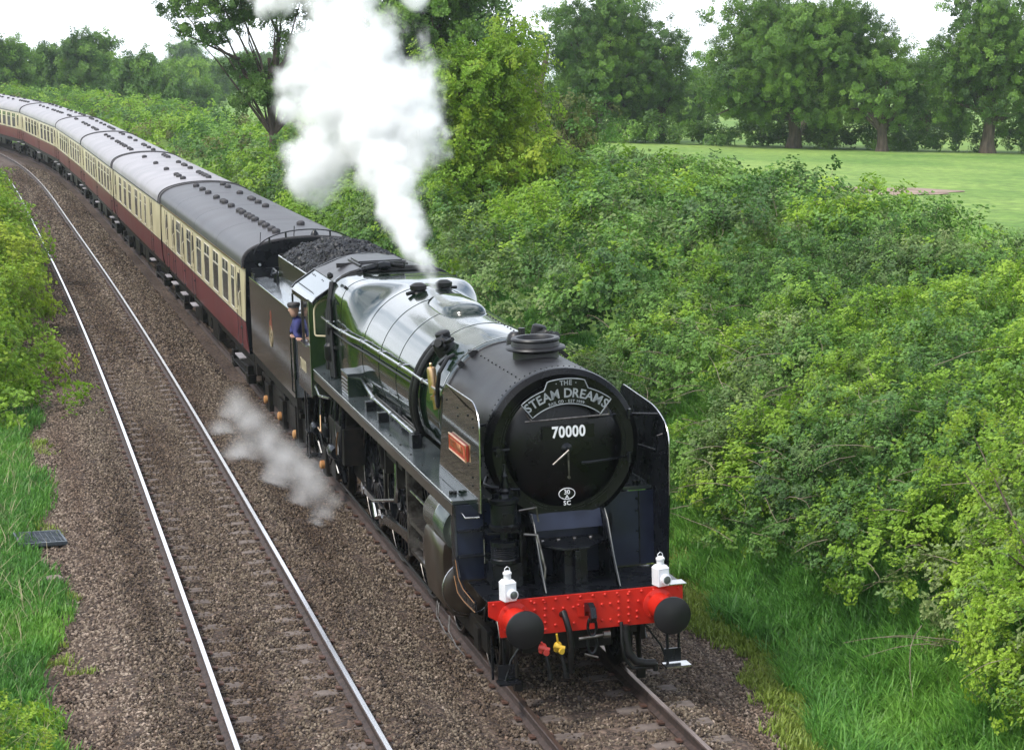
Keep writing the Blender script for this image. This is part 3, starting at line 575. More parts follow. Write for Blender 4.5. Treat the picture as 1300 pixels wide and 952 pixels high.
# ---- smoke deflectors
def rounded(poly, rad, seg=6):
    out = []; n_ = len(poly)
    for i, p in enumerate(poly):
        r = rad[i]
        if r <= 0: out.append(p); continue
        a = Vector(poly[i - 1]) - Vector(p); c = Vector(poly[(i + 1) % n_]) - Vector(p); a.normalize(); c.normalize(); P0 = Vector(p) + a * r; P2 = Vector(p) + c * r
        for k in range(seg + 1):
            t = k / seg; q = P0 * (1 - t) ** 2 + Vector(p) * 2 * t * (1 - t) + P2 * t * t; out.append((q.x, q.y))
    return out
for s_ in (-1, 1):
    x_ = s_ * 1.15; po = rounded([(.28, 2.24), (.20, 3.30), (.36, 3.50), (2.02, 3.49), (2.52, 2.24)], [0, .12, .22, .16, 0])
    if s_ > 0: po = rounded([(.50, 1.28), (.40, 2.24), (.36, 3.02), (.80, 3.22), (2.25, 3.30), (2.52, 2.24), (1.3, 2.24), (1.2, 1.28)], [0, 0, .22, .30, .16, 0, 0, 0])
    b = B(); b.prism(po, 'x', x_ - .009, x_ + .009); df = part(b, "smoke_deflector", 'green' if s_ < 0 else 'gloss', smooth=20)
    ed = po[:] if s_ < 0 else po[1:-2]; b = B(); b.tube([(x_, p[0], p[1]) for p in ed], .0085, 6); part(b, "edge_bead", 'steel', df)
    b = B()
    for y, z in ((.5, 3.3), (.5, 3.2), (1.3, 3.3), (1.3, 3.2), (.6, 2.6), (.6, 2.5), (1.9, 3.3), (.75, 3.3)): b.lathe([(.013, 0), (.01, .012)], (x_ + s_ * .009, y, z), (s_, 0, 0), 6)
    tag(part(b, "bolt_heads", 'gloss', df), kind='stuff')
    b = B(); b.cyl((x_, .75, 3.15), (s_ * .87, 1.05, 3.12), .018); b.cut().cyl((x_, .8, 2.7), (s_ * .93, 1.1, 2.75), .018); b.cut().tube([(x_ - s_ * .02, .55, 2.95), (x_ - s_ * .08, .56, 2.93), (x_ - s_ * .09, .6, 2.72), (x_ - s_ * .02, .6, 2.7)], .013, 6); part(b, "deflector_stay", 'gloss', df)
b = B(); b.bb(-1.185, -1.158, .82, 1.72, 2.74, 2.93); nm = part(b, "name_plate", 'plate_red', bevel=.004)
b = B(); b.tube([(-1.185, .82, 2.74), (-1.185, 1.72, 2.74), (-1.185, 1.72, 2.93), (-1.185, .82, 2.93)], .011, 6, True); part(b, "plate_rim", 'brass', nm)
V = Matrix.Translation((-1.189, 1.27, 2.835)) @ Matrix.Rotation(-PI / 2, 4, 'Z') @ Matrix.Rotation(PI / 2, 4, 'X')
b = B(); b.add(*text_mesh("BRITANNIA", .14, V, .004, 1.0, .001)); part(b, "plate_name", 'brass', nm, smooth=0)

# ---- front end
b = B(); po = [(-1.16, 1.27), (-1.16, 1.10), (-1.05, 1.03), (-1.03, .84), (1.03, .84), (1.05, 1.03), (1.16, 1.10), (1.16, 1.27)]
b.prism(po, 'y', 0, .03); bm_ = part(b, "buffer_beam", 'red', bevel=.003)
b = B(); rv = random.Random(3)
for x in np.linspace(-1.1, 1.1, 16): b.lathe([(.021, 0), (.017, .013), (.008, .020)], (x, 0, 1.235), (0, -1, 0), 8)
for x in (-.62, -.50, .38, .50):
    for k in range(5): b.lathe([(.021, 0), (.017, .013), (.008, .020)], (x, 0, .89 + k * .08), (0, -1, 0), 8)
for x, z in ((-.40, 1.12), (-.28, 1.12), (-.16, 1.12), (-.03, 1.12), (.07, 1.12), (.18, 1.12), (.28, 1.12), (.62, 1.12), (-.38, .93), (-.16, .93), (.18, .93), (.28, .93), (.60, 1.0), (.60, .93), (-.72, 1.1), (-.72, .92), (-.1, 1.14)): b.lathe([(.021, 0), (.017, .013), (.008, .020)], (x, 0, z), (0, -1, 0), 8)
tag(part(b, "rivets", 'red', bm_), kind='stuff')
b = B(); b.bb(-.11, .11, -.012, 0, 1.0, 1.20); part(b, "hook_plate", 'red', bm_, bevel=.003)
for s_ in (-1, 1):
    b = B(); b.lathe([(.19, 0), (.19, .02), (.145, .035), (.135, .30), (.12, .315)], (s_ * .863, 0, 1.055), (0, -1, 0), 32); b.lathe([(.075, .3), (.075, .5)], (s_ * .863, 0, 1.055), (0, -1, 0), 16)
    for k in range(4):
        a = PI / 4 + k * PI / 2; b.lathe([(.018, 0), (.018, .02)], (s_ * .863 + .165 * math.cos(a), -.02, 1.055 + .165 * math.sin(a)), (0, -1, 0), 6)
    bf = part(b, "buffer", 'red')
    b = B(); b.lathe([(.08, .42), (.20, .475), (.218, .49), (.218, .515), (.20, .525), (.001, .535)], (s_ * .863, 0, 1.055), (0, -1, 0), 40); part(b, "buffer_head", 'black', bf)
b = B(); b.prism([(0, 1.16), (-.16, 1.20), (-.26, 1.16), (-.30, 1.05), (-.24, .98), (-.20, 1.04), (-.17, 1.10), (-.10, 1.08), (0, 1.0)], 'x', -.035, .035); hk = part(b, "drawhook", 'gloss', bevel=.006)
for k, (z, w) in enumerate(((.93, .05), (.72, .055))):
    b = B(); b.tube([(w * math.cos(a), -.20 + .02 * k, z + .11 * math.sin(a)) for a in np.linspace(0, 2 * PI, 16, endpoint=False)], .018, 8, True); part(b, "coupling_link", 'gloss', hk)
b = B(); b.cyl((-.16, -.2, .80), (.16, -.2, .82), .018); b.lathe([(.04, -.04), (.04, .04)], (.17, -.2, .82), (1, 0, 0), 12); b.cyl((-.1, -.22, .62), (.06, -.2, .56), .014); part(b, "coupling_screw", 'dsteel', hk)
b = B(); b.tube([(-.30, .0, 1.05), (-.30, -.09, 1.09), (-.29, -.15, 1.02), (-.26, -.17, .88), (-.24, -.17, .70), (-.25, -.15, .52), (-.24, -.10, .42)], .036, 12); b.lathe([(.05, 0), (.05, .05)], (-.24, -.10, .44), (0, .2, -1), 12); part(b, "vacuum_hose", 'rubber')
b = B(); b.lathe([(.055, 0), (.055, .05)], (.44, -.05, .86), (0, 0, -1), 12); b.tube([(.44, -.05, .86), (.44, -.07, .72), (.46, -.09, .55), (.54, -.10, .44), (.66, -.10, .40), (.78, -.1, .39)], .048, 12); b.cyl((.78, -.1, .39), (.78, -.1, .30), .03); b.tube([(.40, -.03, .9), (.38, -.1, .7), (.40, -.1, .5), (.50, -.1, .36), (.75, -.08, .34)], .022, 8); part(b, "steam_heat_pipe", 'rubber')
for x, k, nm_ in ((-.56, 'vred', "red_air_cock"), (-.38, 'yellow', "yellow_air_cock")):
    b = B(); b.lathe([(.035, -.06), (.045, -.02), (.045, .03), (.03, .05)], (x, -.08, .70), (.2, -.3, 1), 12); b.cyl((x - .05, -.1, .72), (x + .07, -.12, .68), .028); b.cyl((x, -.1, .74), (x - .02, -.12, .86 if k == 'yellow' else .78), .012); b.lathe([(.035, 0), (.035, .03)], (x + .02, -.14, .66), (.3, -1, 0), 8)
    ac = part(b, nm_, k)
    b = B(); b.tube([(x, -.08, .70), (x + .03, -.13, .60), (x + .05, -.14, .5), (x + .07, -.14, .38)], .024, 10); b.lathe([(.034, 0), (.034, .06)], (x + .07, -.14, .40), (0, 0, -1), 10); part(b, "air_hose", 'rubber', ac)
# frame, platform, gussets
b = B(); b.bb(-1.17, 1.17, .03, 1.0, 1.255, 1.272); fp = part(b, "front_platform", 'gloss', bevel=.002)
for s_ in (-1, 1):
    b = B(); b.prism([(.10, 1.272), (.22, 1.272), (.62, 1.95), (.98, 2.15), (.98, 1.272), (.95, 1.272), (.14, 1.275)], 'x', s_ * .435, s_ * .455); gs = part(b, "frame_extension", 'gloss')
    b = B(); b.tube([(s_ * .445, .12, 1.28), (s_ * .445, .36, 1.60), (s_ * .445, .58, 1.97), (s_ * .445, .70, 2.08)], .011, 8); part(b, "frame_edge", 'board', gs)
    b = B(); b.bb(s_ * .50, s_ * .60, .03, 1.3, .75, 1.25); part(b, "main_frame_front", 'under')
b = B(); b.loft([[(-.43, .75, 1.86), (.43, .75, 1.86), (.43, 1.1, 1.86), (-.43, 1.1, 1.86)], [(-.43, .88, 2.12), (.43, .88, 2.12), (.43, 1.1, 2.12), (-.43, 1.1, 2.12)]]); b.bb(-.43, .43, .95, 1.1, 1.28, 1.86); part(b, "saddle", 'blue')
b = B(); b.prism([(-.43, .96), (.43, .96), (.43, .62), (.14, .34), (-.14, .34), (-.43, .62)], 'z', 1.70, 1.725); st = part(b, "smokebox_step", 'gloss', bevel=.004)
b = B()
for x in (-.3, -.1, .1, .3): b.lathe([(.035, 0), (.03, .014)], (x, .82, 1.726), (0, 0, 1), 10)
tag(part(b, "step_bolts", 'dsteel', st), kind='stuff')
b = B(); b.bb(-.14, .14, .42, .95, 1.272, 1.69); b.bb(-.03, .03, .33, .42, 1.272, 1.69); part(b, "step_pedestal", 'gloss', bevel=.006)
# air pump standing at the left of the smokebox
b = B(); px_, py_ = -.80, .62
b.lathe([(.15, 0), (.17, .02), (.17, .06), (.15, .08), (.15, .20), (.17, .22), (.17, .27), (.05, .29)], (px_, py_, 1.55), (0, 0, 1), 24)
b.lathe([(.05, 0), (.05, .18)], (px_, py_, 1.84), (0, 0, 1), 12)
b.lathe([(.17, 0), (.18, .02), (.18, .05), (.155, .07), (.155, .30), (.18, .32), (.18, .36), (.12, .38), (.10, .42), (.03, .43)], (px_, py_, 1.96), (0, 0, 1), 24)
for k in range(6): b.lathe([(.156, 0), (.168, .01), (.156, .02)], (px_, py_, 1.64 + k * .022), (0, 0, 1), 24, False)
pu = part(b, "air_pump", 'gloss')
b = B(); b.bb(px_ - .2, px_ + .2, py_ - .02, 1.0, 1.90, 1.93); b.bb(px_ - .17, px_ + .17, py_ - .1, 1.0, 1.28, 1.56); b.bb(px_ + .17, px_ + .2, py_ - .05, 1.0, 1.28, 1.93); b.bb(px_ - .06, px_ + .06, py_ - .19, py_ - .17, 2.06, 2.18); part(b, "pump_bracket", 'gloss', pu, bevel=.004)
b = B(); b.lathe([(.05, 0), (.07, .05), (.04, .08), (.05, .12), (.03, .18), (.04, .22), (.015, .28), (.02, .36)], (px_ + .02, py_, 2.36), (0, 0, 1), 12)
for k in range(6):
    a = k * PI / 3; b.lathe([(.018, 0), (.018, .05)], (px_ + .12 * math.cos(a), py_ + .12 * math.sin(a), 2.33), (0, 0, 1), 6)
b.tube([(px_ - .05, py_, 2.45), (px_ - .15, py_ + .03, 2.46), (px_ - .17, .85, 2.45), (px_ - .1, 1.0, 2.5)], .022, 8); b.tube([(px_ + .08, py_, 2.42), (px_ + .2, py_ + .05, 2.40), (px_ + .24, .8, 2.3)], .018, 8)
part(b, "pump_valve_gear", 'gloss', pu)
b = B(); b.tube([(px_ + .17, py_ - .05, 2.17), (px_ + .38, py_ - .05, 2.19), (px_ + .38, .95, 2.19)], .01, 6); b.tube([(px_ + .38, py_ - .05, 2.19), (px_ + .40, py_ - .05, 2.02)], .01, 6); b.tube([(px_ + .2, .5, 1.9), (px_ + .36, .5, 1.88), (px_ + .42, .4, 1.5), (px_ + .40, .4, 1.3)], .02, 8); part(b, "pump_pipe", 'dsteel', pu)
# front steps hanging below the beam
for s_ in (-1, 1):
    b = B(); x_ = s_ * 1.0; b.tube([(x_ - s_ * .32, .06, .86), (x_ - s_ * .10, .06, .55), (x_ - s_ * .02, .04, .32)], .013, 6); b.tube([(x_ - s_ * .02, .06, .86), (x_ - s_ * .02, .06, .32)], .018, 6); b.tube([(x_ + s_ * .12, .06, .86), (x_ + s_ * .12, .06, .34)], .016, 6); b.bb(x_ - .06, x_ + .14, .04, .07, .34, .50); fr = part(b, "front_step_hanger", 'gloss')
    b = B(); b.bb(x_ - .08, x_ + .22 * (1 if s_ > 0 else .8), -.10, .09, .30, .325); part(b, "step_tread", 'steel' if s_ > 0 else 'gloss', fr)
b = B(); b.bb(.95, 1.20, -.03, .16, 1.274, 1.286); part(b, "corner_step", 'steel')
for s_ in (-1, 1):
    b = B(); b.prism([(.35, .12), (.45, .12), (.55, .60), (.6, .86), (.3, .86), (.38, .5)], 'x', s_ * .74, s_ * .76); b.box((s_ * .75, .38, .14), (.10, .06, .12)); part(b, "guard_iron", 'under')
# ---- frames, bogie
b = B(); b.bb(-.62, -.58, 1.0, 13.9, .55, 1.95); b.bb(.58, .62, 1.0, 13.9, .55, 1.95); b.bb(-.58, .58, 1.0, 13.8, 1.0, 1.9); b.bb(-.74, .74, 9.6, 11.9, .45, 2.15); b.bb(-1.0, 1.0, 3.2, 9.5, 1.75, 2.15); part(b, "main_frame", 'under')
b = B(); b.bb(-.98, -.90, .9, 3.7, .38, .66); b.bb(.90, .98, .9, 3.7, .38, .66); b.bb(-.55, .55, .9, 3.7, .35, .75)
for y in (1.35, 3.23): b.bb(-1.02, 1.02, y - .12, y + .12, .34, .62)
bg = part(b, "bogie_frame", 'under', bevel=.01)

def wheel(rad, x_, y_, name, parent, spokes, s_, wt=False, par=None):
    """spoked wheel: tyre, rim, spokes, hub; s_ is the side of the engine it stands on"""
    w = B(); o = (x_, y_, rad); ax = (s_, 0, 0)
    w.lathe([(rad - .115, -.055), (rad - .075, -.06), (rad - .075, .055), (rad - .115, .045), (rad - .115, -.055)], o, ax, 40, False)
    w.lathe([(.10 + rad * .05, -.08), (.12 + rad * .05, -.06), (.12 + rad * .05, .075), (.09 + rad * .05, .09), (.06, .09)], o, ax, 20)
    for k in range(spokes):
        a = 2 * PI * k / spokes + .12; c, s2 = math.cos(a), math.sin(a); r0, r1 = .10, rad - .10; q = []
        for r, wd, th in ((r0, .036, .04), (r1, .022, .026)):
            q.append([(x_ + dx, y_ + c * r - s2 * t, rad + s2 * r + c * t) for dx, t in ((-th, -wd), (th, -wd), (th, wd), (-th, wd))])
        w.loft(q)
    if wt:
        n_ = 10; a0, a1 = wt - .55, wt + .55; r1 = rad - .09; poly = [(y_ + r1 * math.cos(a), rad + r1 * math.sin(a)) for a in np.linspace(a0, a1, n_)] + [(y_ + (r1 - .22) * math.cos(a), rad + (r1 - .22) * math.sin(a)) for a in np.linspace(a1 - .1, a0 + .1, n_)]
        w.prism(poly, 'x', x_ + s_ * .01, x_ + s_ * .06)
    ob = part(w, name, 'gloss', parent)
    w = B(); w.lathe([(rad - .08, -.062), (rad + .028, -.068), (rad + .028, -.04), (rad, -.03), (rad, .06), (rad - .012, .067), (rad - .08, .067)], o, ax, 48, False); part(w, "tyre", ['under', 'dsteel'], ob)
    w = B(); w.tube([(x_ + s_ * .067, y_ + (rad - .045) * math.cos(a), rad + (rad - .045) * math.sin(a)) for a in np.linspace(0, 2 * PI, 48, endpoint=False)], .009, 6, True); part(w, "rim_line", 'dsteel', ob)
    return ob
CR = -.9   # crank angle
for s_ in (-1, 1):
    for y in (5.0, 7.13, 9.26): wheel(.94, s_ * .7525, y, "driving_wheel", loco, 17, s_, CR + PI)
    for y in (1.35, 3.23): wheel(.457, s_ * .7525, y, "bogie_wheel", loco, 10, s_)
    wheel(.50, s_ * .7525, 12.25, "trailing_wheel", loco, 10, s_)
b = B()
for y, r in ((5.0, .94), (7.13, .94), (9.26, .94), (1.35, .457), (3.23, .457), (12.25, .5)): b.cyl((-.75, y, r), (.75, y, r), .09)
part(b, "axles", 'under')
b = B()
for s_ in (-1, 1):
    for y in (5.0, 7.13, 9.26):
        b.prism([(y + .93 * math.cos(a) - 0, .94 + .93 * math.sin(a)) for a in np.linspace(.25, PI - .25, 14)] + [(y + 1.0 * math.cos(a), .94 + 1.0 * math.sin(a)) for a in np.linspace(PI - .25, .25, 14)], 'x', s_ * .68, s_ * .86)
part(b, "splashers", 'under')
# cylinders, rods and valve gear on both sides
for s_ in (-1, 1):
    X = lambda v: s_ * v
    po = [(X(.66), 1.62), (X(1.20), 1.60), (X(1.285), 1.52), (X(1.30), 1.40), (X(1.30), .98), (X(1.27), .74), (X(1.18), .62), (X(1.0), .58), (X(.66), .60)]
    b = B(); b.loft([[(p[0] * k, y, 1.1 + (p[1] - 1.1) * k2) for p in po] for y, k, k2 in ((1.86, .985, .98), (1.89, 1, 1), (2.92, 1, 1), (2.95, .985, .98))]); cy = part(b, "cylinder", 'valance', smooth=50)
    b = B(); b.lathe([(.285, 0), (.30, .03), (.30, .5), (.305, .52), (.305, .56), (.30, .58), (.30, 1.16), (.285, 1.19)], (X(1.0), 1.78, 1.70), (0, 1, 0), 36); part(b, "valve_casing", 'cyl', cy)
    b = B(); b.lathe([(.33, 0), (.33, .05), (.30, .07), (.20, .075), (.001, .08)], (X(.98), 1.87, .97), (0, -1, 0), 36); part(b, "cylinder_cover", 'valance', cy)
    b = B(); b.tube([(X(.98) + .332 * math.cos(a), 1.82, .97 + .332 * math.sin(a)) for a in np.linspace(0, 2 * PI, 36, endpoint=False)], .008, 6, True); part(b, "cover_ring", 'steel', cy)
    b = B(); b.lathe([(.20, 0), (.20, .22), (.18, .26), (.11, .28), (.09, .36), (.001, .37)], (X(1.02), 1.80, 1.68), (0, -1, 0), 30); part(b, "valve_chest", 'cyl', cy)
    b = B()
    for y in (1.95, 2.0, 2.6, 2.7):
        b.cut().tube([(X(1.2), y, .60), (X(1.23), y - .05, .42), (X(1.2), y - .30, .30), (X(1.15), y - .55, .24)], .008, 6)
    part(b, "drain_pipe", 'dsteel', cy)
    rc = .356; cpos = lambda y: (y + rc * math.cos(CR), .94 + rc * math.sin(CR))
    b = B(); pts = [cpos(y) for y in (5.0, 7.13, 9.26)]
    for (y0, z0), (y1, z1) in ((pts[0], pts[1]), (pts[1], pts[2])): b.loft([[(X(.935), y0, z0 - .05), (X(.975), y0, z0 - .05), (X(.975), y0, z0 + .05), (X(.935), y0, z0 + .05)], [(X(.935), y1, z1 - .05), (X(.975), y1, z1 - .05), (X(.975), y1, z1 + .05), (X(.935), y1, z1 + .05)]])
    for y, z in pts: b.lathe([(.10, -.03), (.10, .03)], (X(.955), y, z), (1, 0, 0), 20)
    part(b, "coupling_rod", 'steel')
    xh = (3.75, .98); b = B(); (y1, z1) = pts[1]
    b.loft([[(X(1.03), xh[0], xh[1] - .05), (X(1.075), xh[0], xh[1] - .05), (X(1.075), xh[0], xh[1] + .05), (X(1.03), xh[0], xh[1] + .05)], [(X(1.03), y1, z1 - .07), (X(1.075), y1, z1 - .07), (X(1.075), y1, z1 + .07), (X(1.03), y1, z1 + .07)]]); b.lathe([(.125, -.035), (.125, .035)], (X(1.052), y1, z1), (1, 0, 0), 22); part(b, "connecting_rod", 'steel')
    b = B(); b.bb(X(.98), X(1.14), 3.0, 4.75, 1.16, 1.23); b.cut().bb(X(.98), X(1.14), 3.0, 4.75, .76, .81); b.cut().bb(X(.95), X(1.16), 4.7, 4.78, .7, 1.9); part(b, "slide_bar", 'dsteel')
    b = B(); b.bb(X(1.0), X(1.12), 3.6, 3.95, .80, 1.17); b.cyl((X(1.06), 2.95, .98), (X(1.06), 3.7, .98), .045); part(b, "crosshead", 'steel', bevel=.01)
    b = B(); yc, zc2 = y1 + .18, z1 + .22; b.tube([(X(1.12), y1, z1), (X(1.13), yc, zc2)], [.055, .04], 10); b.tube([(X(1.15), yc, zc2), (X(1.16), 5.55, 1.30)], .026, 8); b.tube([(X(1.15), 5.55, 1.28), (X(1.14), 5.48, 1.55), (X(1.13), 5.52, 1.90)], .045, 8); b.tube([(X(1.12), 5.5, 1.62), (X(1.10), 3.2, 1.60)], .024, 8); b.tube([(X(1.1), 3.25, 1.72), (X(1.12), 3.35, 1.1), (X(1.12), 3.7, .85)], .022, 8); b.tube([(X(1.12), 3.4, .82), (X(1.1), 3.9, .86)], .018, 8); b.cyl((X(1.05), 2.95, 1.70), (X(1.05), 3.5, 1.70), .03); part(b, "valve_gear", 'steel')
    b = B(); b.bb(X(.95), X(1.22), 5.1, 5.15, 1.55, 2.1); b.bb(X(1.16), X(1.2), 4.8, 6.0, 1.86, 1.98); b.bb(X(.95), X(1.22), 5.95, 6.0, 1.6, 2.1); part(b, "motion_bracket", 'under', bevel=.006)
    b = B()
    for y in (5.0, 7.13, 9.26): b.bb(X(.70), X(.74), y + .98, y + 1.02, .5, 1.5)
    b.tube([(X(1.0), 4.0, .35), (X(1.0), 11.5, .35)], .02, 6); part(b, "brake_gear", 'under')
    # pony truck frame, ashpan and injector pipework below the cab
    b = B(); b.bb(X(1.0), X(1.10), 11.4, 13.3, .42, .75); b.bb(X(1.04), X(1.16), 12.05, 12.45, .35, .85); b.bb(X(.75), X(1.15), 10.1, 11.6, .9, 1.5); b.bb(X(.8), X(1.05), 10.4, 11.2, 1.5, 2.05)
    part(b, "trailing_truck", 'under', bevel=.012)
    b = B(); b.lathe([(.075, -.02), (.075, .05), (.05, .07)], (X(1.17), 12.25, .53), (s_, 0, 0), 16); part(b, "axlebox_cover", 'axle')
    b = B()
    rp = random.Random(5)
    for k in range(9):
        y0 = 10.1 + k * .38; b.tube([(X(1.1 + rp.uniform(-.1, .12)), y0, 2.0), (X(1.12), y0 + rp.uniform(-.2, .2), 1.5 + rp.uniform(-.2, .2)), (X(1.15), y0 + rp.uniform(-.3, .3), 1.0), (X(1.1), y0 + rp.uniform(-.3, .4), .6)], rp.choice((.02, .028, .038)), 8)
    b.lathe([(.10, 0), (.13, .1), (.13, .35), (.09, .45)], (X(1.12), 11.0, .95), (0, 1, 0), 16); b.lathe([(.08, 0), (.10, .1), (.10, .3), (.06, .4)], (X(1.15), 12.9, 1.0), (0, 1, .1), 14); b.lathe([(.06, 0), (.09, .1), (.05, .25)], (X(1.18), 11.7, 1.35), (0, 0, -1), 12); part(b, "injector_pipework", 'gloss')
    b = B(); b.tube([(X(1.22), 10.2, 1.45), (X(1.23), 10.3, 1.3), (X(1.22), 10.4, 1.05)], .014, 8); b.cut().tube([(X(1.24), 11.9, 1.45), (X(1.26), 11.8, 1.2)], .014, 8); b.cut().cyl((X(1.27), 11.7, 1.2), (X(1.27), 12.0, 1.22), .018); part(b, "copper_pipe", 'brass')
    b = B(); b.tube([(X(1.30), 11.9, 1.95), (X(1.33), 11.3, 1.88), (X(1.30), 10.4, 1.98)], .022, 8); part(b, "cab_support_pipe", 'steel')
    b = B(); b.bb(X(1.1), X(1.32), 13.0, 13.35, .50, .53); b.cut().bb(X(1.1), X(1.32), 13.0, 13.3, .95, .98); b.cut().bb(X(1.28), X(1.30), 13.0, 13.06, .5, 1.75); b.cut().bb(X(1.28), X(1.30), 13.28, 13.34, .5, 1.75); part(b, "cab_step", 'gloss')
# ---- cab
prof = [(-1.34, 3.40), (-1.28, 3.47), (-.92, 3.70), (-.5, 3.86), (0, 3.93), (.5, 3.86), (.92, 3.70), (1.28, 3.47), (1.34, 3.40)]
b = B()
for i in (0, 1, 6, 7):
    (x0, z0), (x1, z1) = prof[i], prof[i + 1]; b.loft([[(x0, y, z0), (x1, y, z1), (x1, y, z1 - .03), (x0, y, z0 - .03)] for y in (11.55, 14.05)])
ro = part(b, "cab_roof_side", 'green')
b = B(); tp = [(x, z) for x, z in [(-.93, 3.71), (-.7, 3.79), (-.5, 3.868), (-.25, 3.92), (0, 3.938), (.25, 3.92), (.5, 3.868), (.7, 3.79), (.93, 3.71)]]
b.loft([[(x, y, z) for x, z in tp] + [(x, y, z - .03) for x, z in tp[::-1]] for y in (11.53, 14.1)]); part(b, "cab_roof", 'roofblk')
b = B(); b.bb(-.42, -.38, 12.2, 13.4, 3.88, 3.925); b.bb(.38, .42, 12.2, 13.4, 3.88, 3.925); b.bb(-.4, .4, 12.2, 12.24, 3.93, 3.96); b.bb(-.38, .38, 12.5, 13.3, 3.925, 3.955); b.bb(-.7, -.40, 12.9, 12.93, 3.82, 3.9); part(b, "roof_vent", 'roofblk', bevel=.004)
b = B()
for y in (11.56, 14.03): b.loft([[(x, yy, z + .02) for x, z in prof] + [(x, yy, z - .05) for x, z in prof[::-1]] for yy in (y - .03, y + .03)])
part(b, "roof_rim", 'gloss')
b = B()
for k in range(16): b.lathe([(.012, 0), (.009, .01)], (-1.24, 12.15 + k * .11, 3.505), (-.4, 0, .8), 6); b.lathe([(.012, 0), (.009, .01)], (1.24, 12.15 + k * .11, 3.505), (.4, 0, .8), 6)
for y in (13.5, 13.7, 12.6): b.lathe([(.018, 0), (.012, .012)], (-1.0, y, 3.66), (-.4, 0, .8), 6)
tag(part(b, "roof_rivets", 'gloss', ro), kind='stuff')
for s_ in (-1, 1):
    X = lambda v: s_ * v
    # slanting front plate with its window
    a0 = Vector((X(1.335), 11.98, 0)); a1 = Vector((X(.68), 11.80, 0)); d = (a1 - a0).normalized(); nn_ = Vector((s_ * .6, -.8, 0)).normalized(); nn_ = Vector((d.y, -d.x, 0)) if Vector((d.y, -d.x, 0)).y < 0 else Vector((-d.y, d.x, 0))
    L_ = (a1 - a0).length; b = B()
    def Q(u, z, off=0.): p = a0 + d * u + nn_ * off; return (p.x, p.y, z)
    pl = [(0, 1.78), (0, 3.36), (.06, 3.43), (L_ * .62, 3.67), (L_, 3.77), (L_, 1.78)]
    b.loft([[Q(u, z, o) for u, z in pl] for o in (0, .02)]); cf = part(b, "cab_front_plate", 'green', smooth=20)
    wp = rounded([(.08, 2.80), (.08, 3.34), (.43, 3.46), (.43, 2.78)], [.05, .16, .16, .05], 6)
    b = B(); b.loft([[Q(u, z, o) for u, z in wp] for o in (.015, .026)]); part(b, "cab_front_window", 'glass', cf)
    b = B(); b.tube([Q(u, z, .03) for u, z in wp], .016, 8, True); part(b, "window_rim", 'cream_letter', cf)
    b = B(); b.prism([(12.02, 1.72), (13.60, 1.72), (13.60, 2.58), (12.02, 2.58)], 'x', X(1.32), X(1.34)); b.prism([(12.02, 2.58), (12.30, 2.58), (12.30, 3.38), (12.02, 3.40)], 'x', X(1.32), X(1.34)); b.prism([(12.30, 3.30), (14.02, 3.30), (14.02, 3.40), (12.30, 3.40)], 'x', X(1.32), X(1.34)); cs = part(b, "cab_side", 'tgreen')
    b = B(); b.bb(X(1.33), X(1.39), 12.28, 13.62, 2.575, 2.60); b.tube([(X(1.345), 12.02, 3.38), (X(1.345), 12.02, 1.75)], .008, 6); b.tube([(X(1.35), 14.0, 3.39), (X(1.35), 12.02, 3.41)], .010, 6); part(b, "cab_side_trim", 'steel', cs)
    b = B(); b.bb(X(1.30), X(1.345), 12.88, 12.93, 2.6, 3.3); part(b, "window_post", 'valance', cs)
    b = B(); b.bb(X(1.318), X(1.324), 12.30, 12.86, 2.6, 3.3); part(b, "cab_side_window", 'glass', cs)
    b = B(); V = Matrix.Translation((X(1.3425), 12.98, 2.15)) @ Matrix.Rotation(s_ * PI / 2, 4, 'Z') @ Matrix.Rotation(PI / 2, 4, 'X'); b.add(*text_mesh("70000", .30, V @ Matrix.Scale(.9, 4, (1, 0, 0)), .001, 1.05, 0)); part(b, "cab_number", 'cream_letter', cs, smooth=0)
    b = B(); b.tube([(X(1.34), 13.98, 1.75), (X(1.34), 13.98, 3.3)], .018, 8); part(b, "cab_handrail", 'gloss')
b = B(); b.bb(-1.3, 1.3, 12.05, 14.0, 1.72, 1.78); b.bb(-.75, .75, 11.9, 12.3, 1.78, 3.4); b.bb(-1.3, 1.3, 11.95, 12.02, 1.78, 2.6); part(b, "cab_interior", 'under')
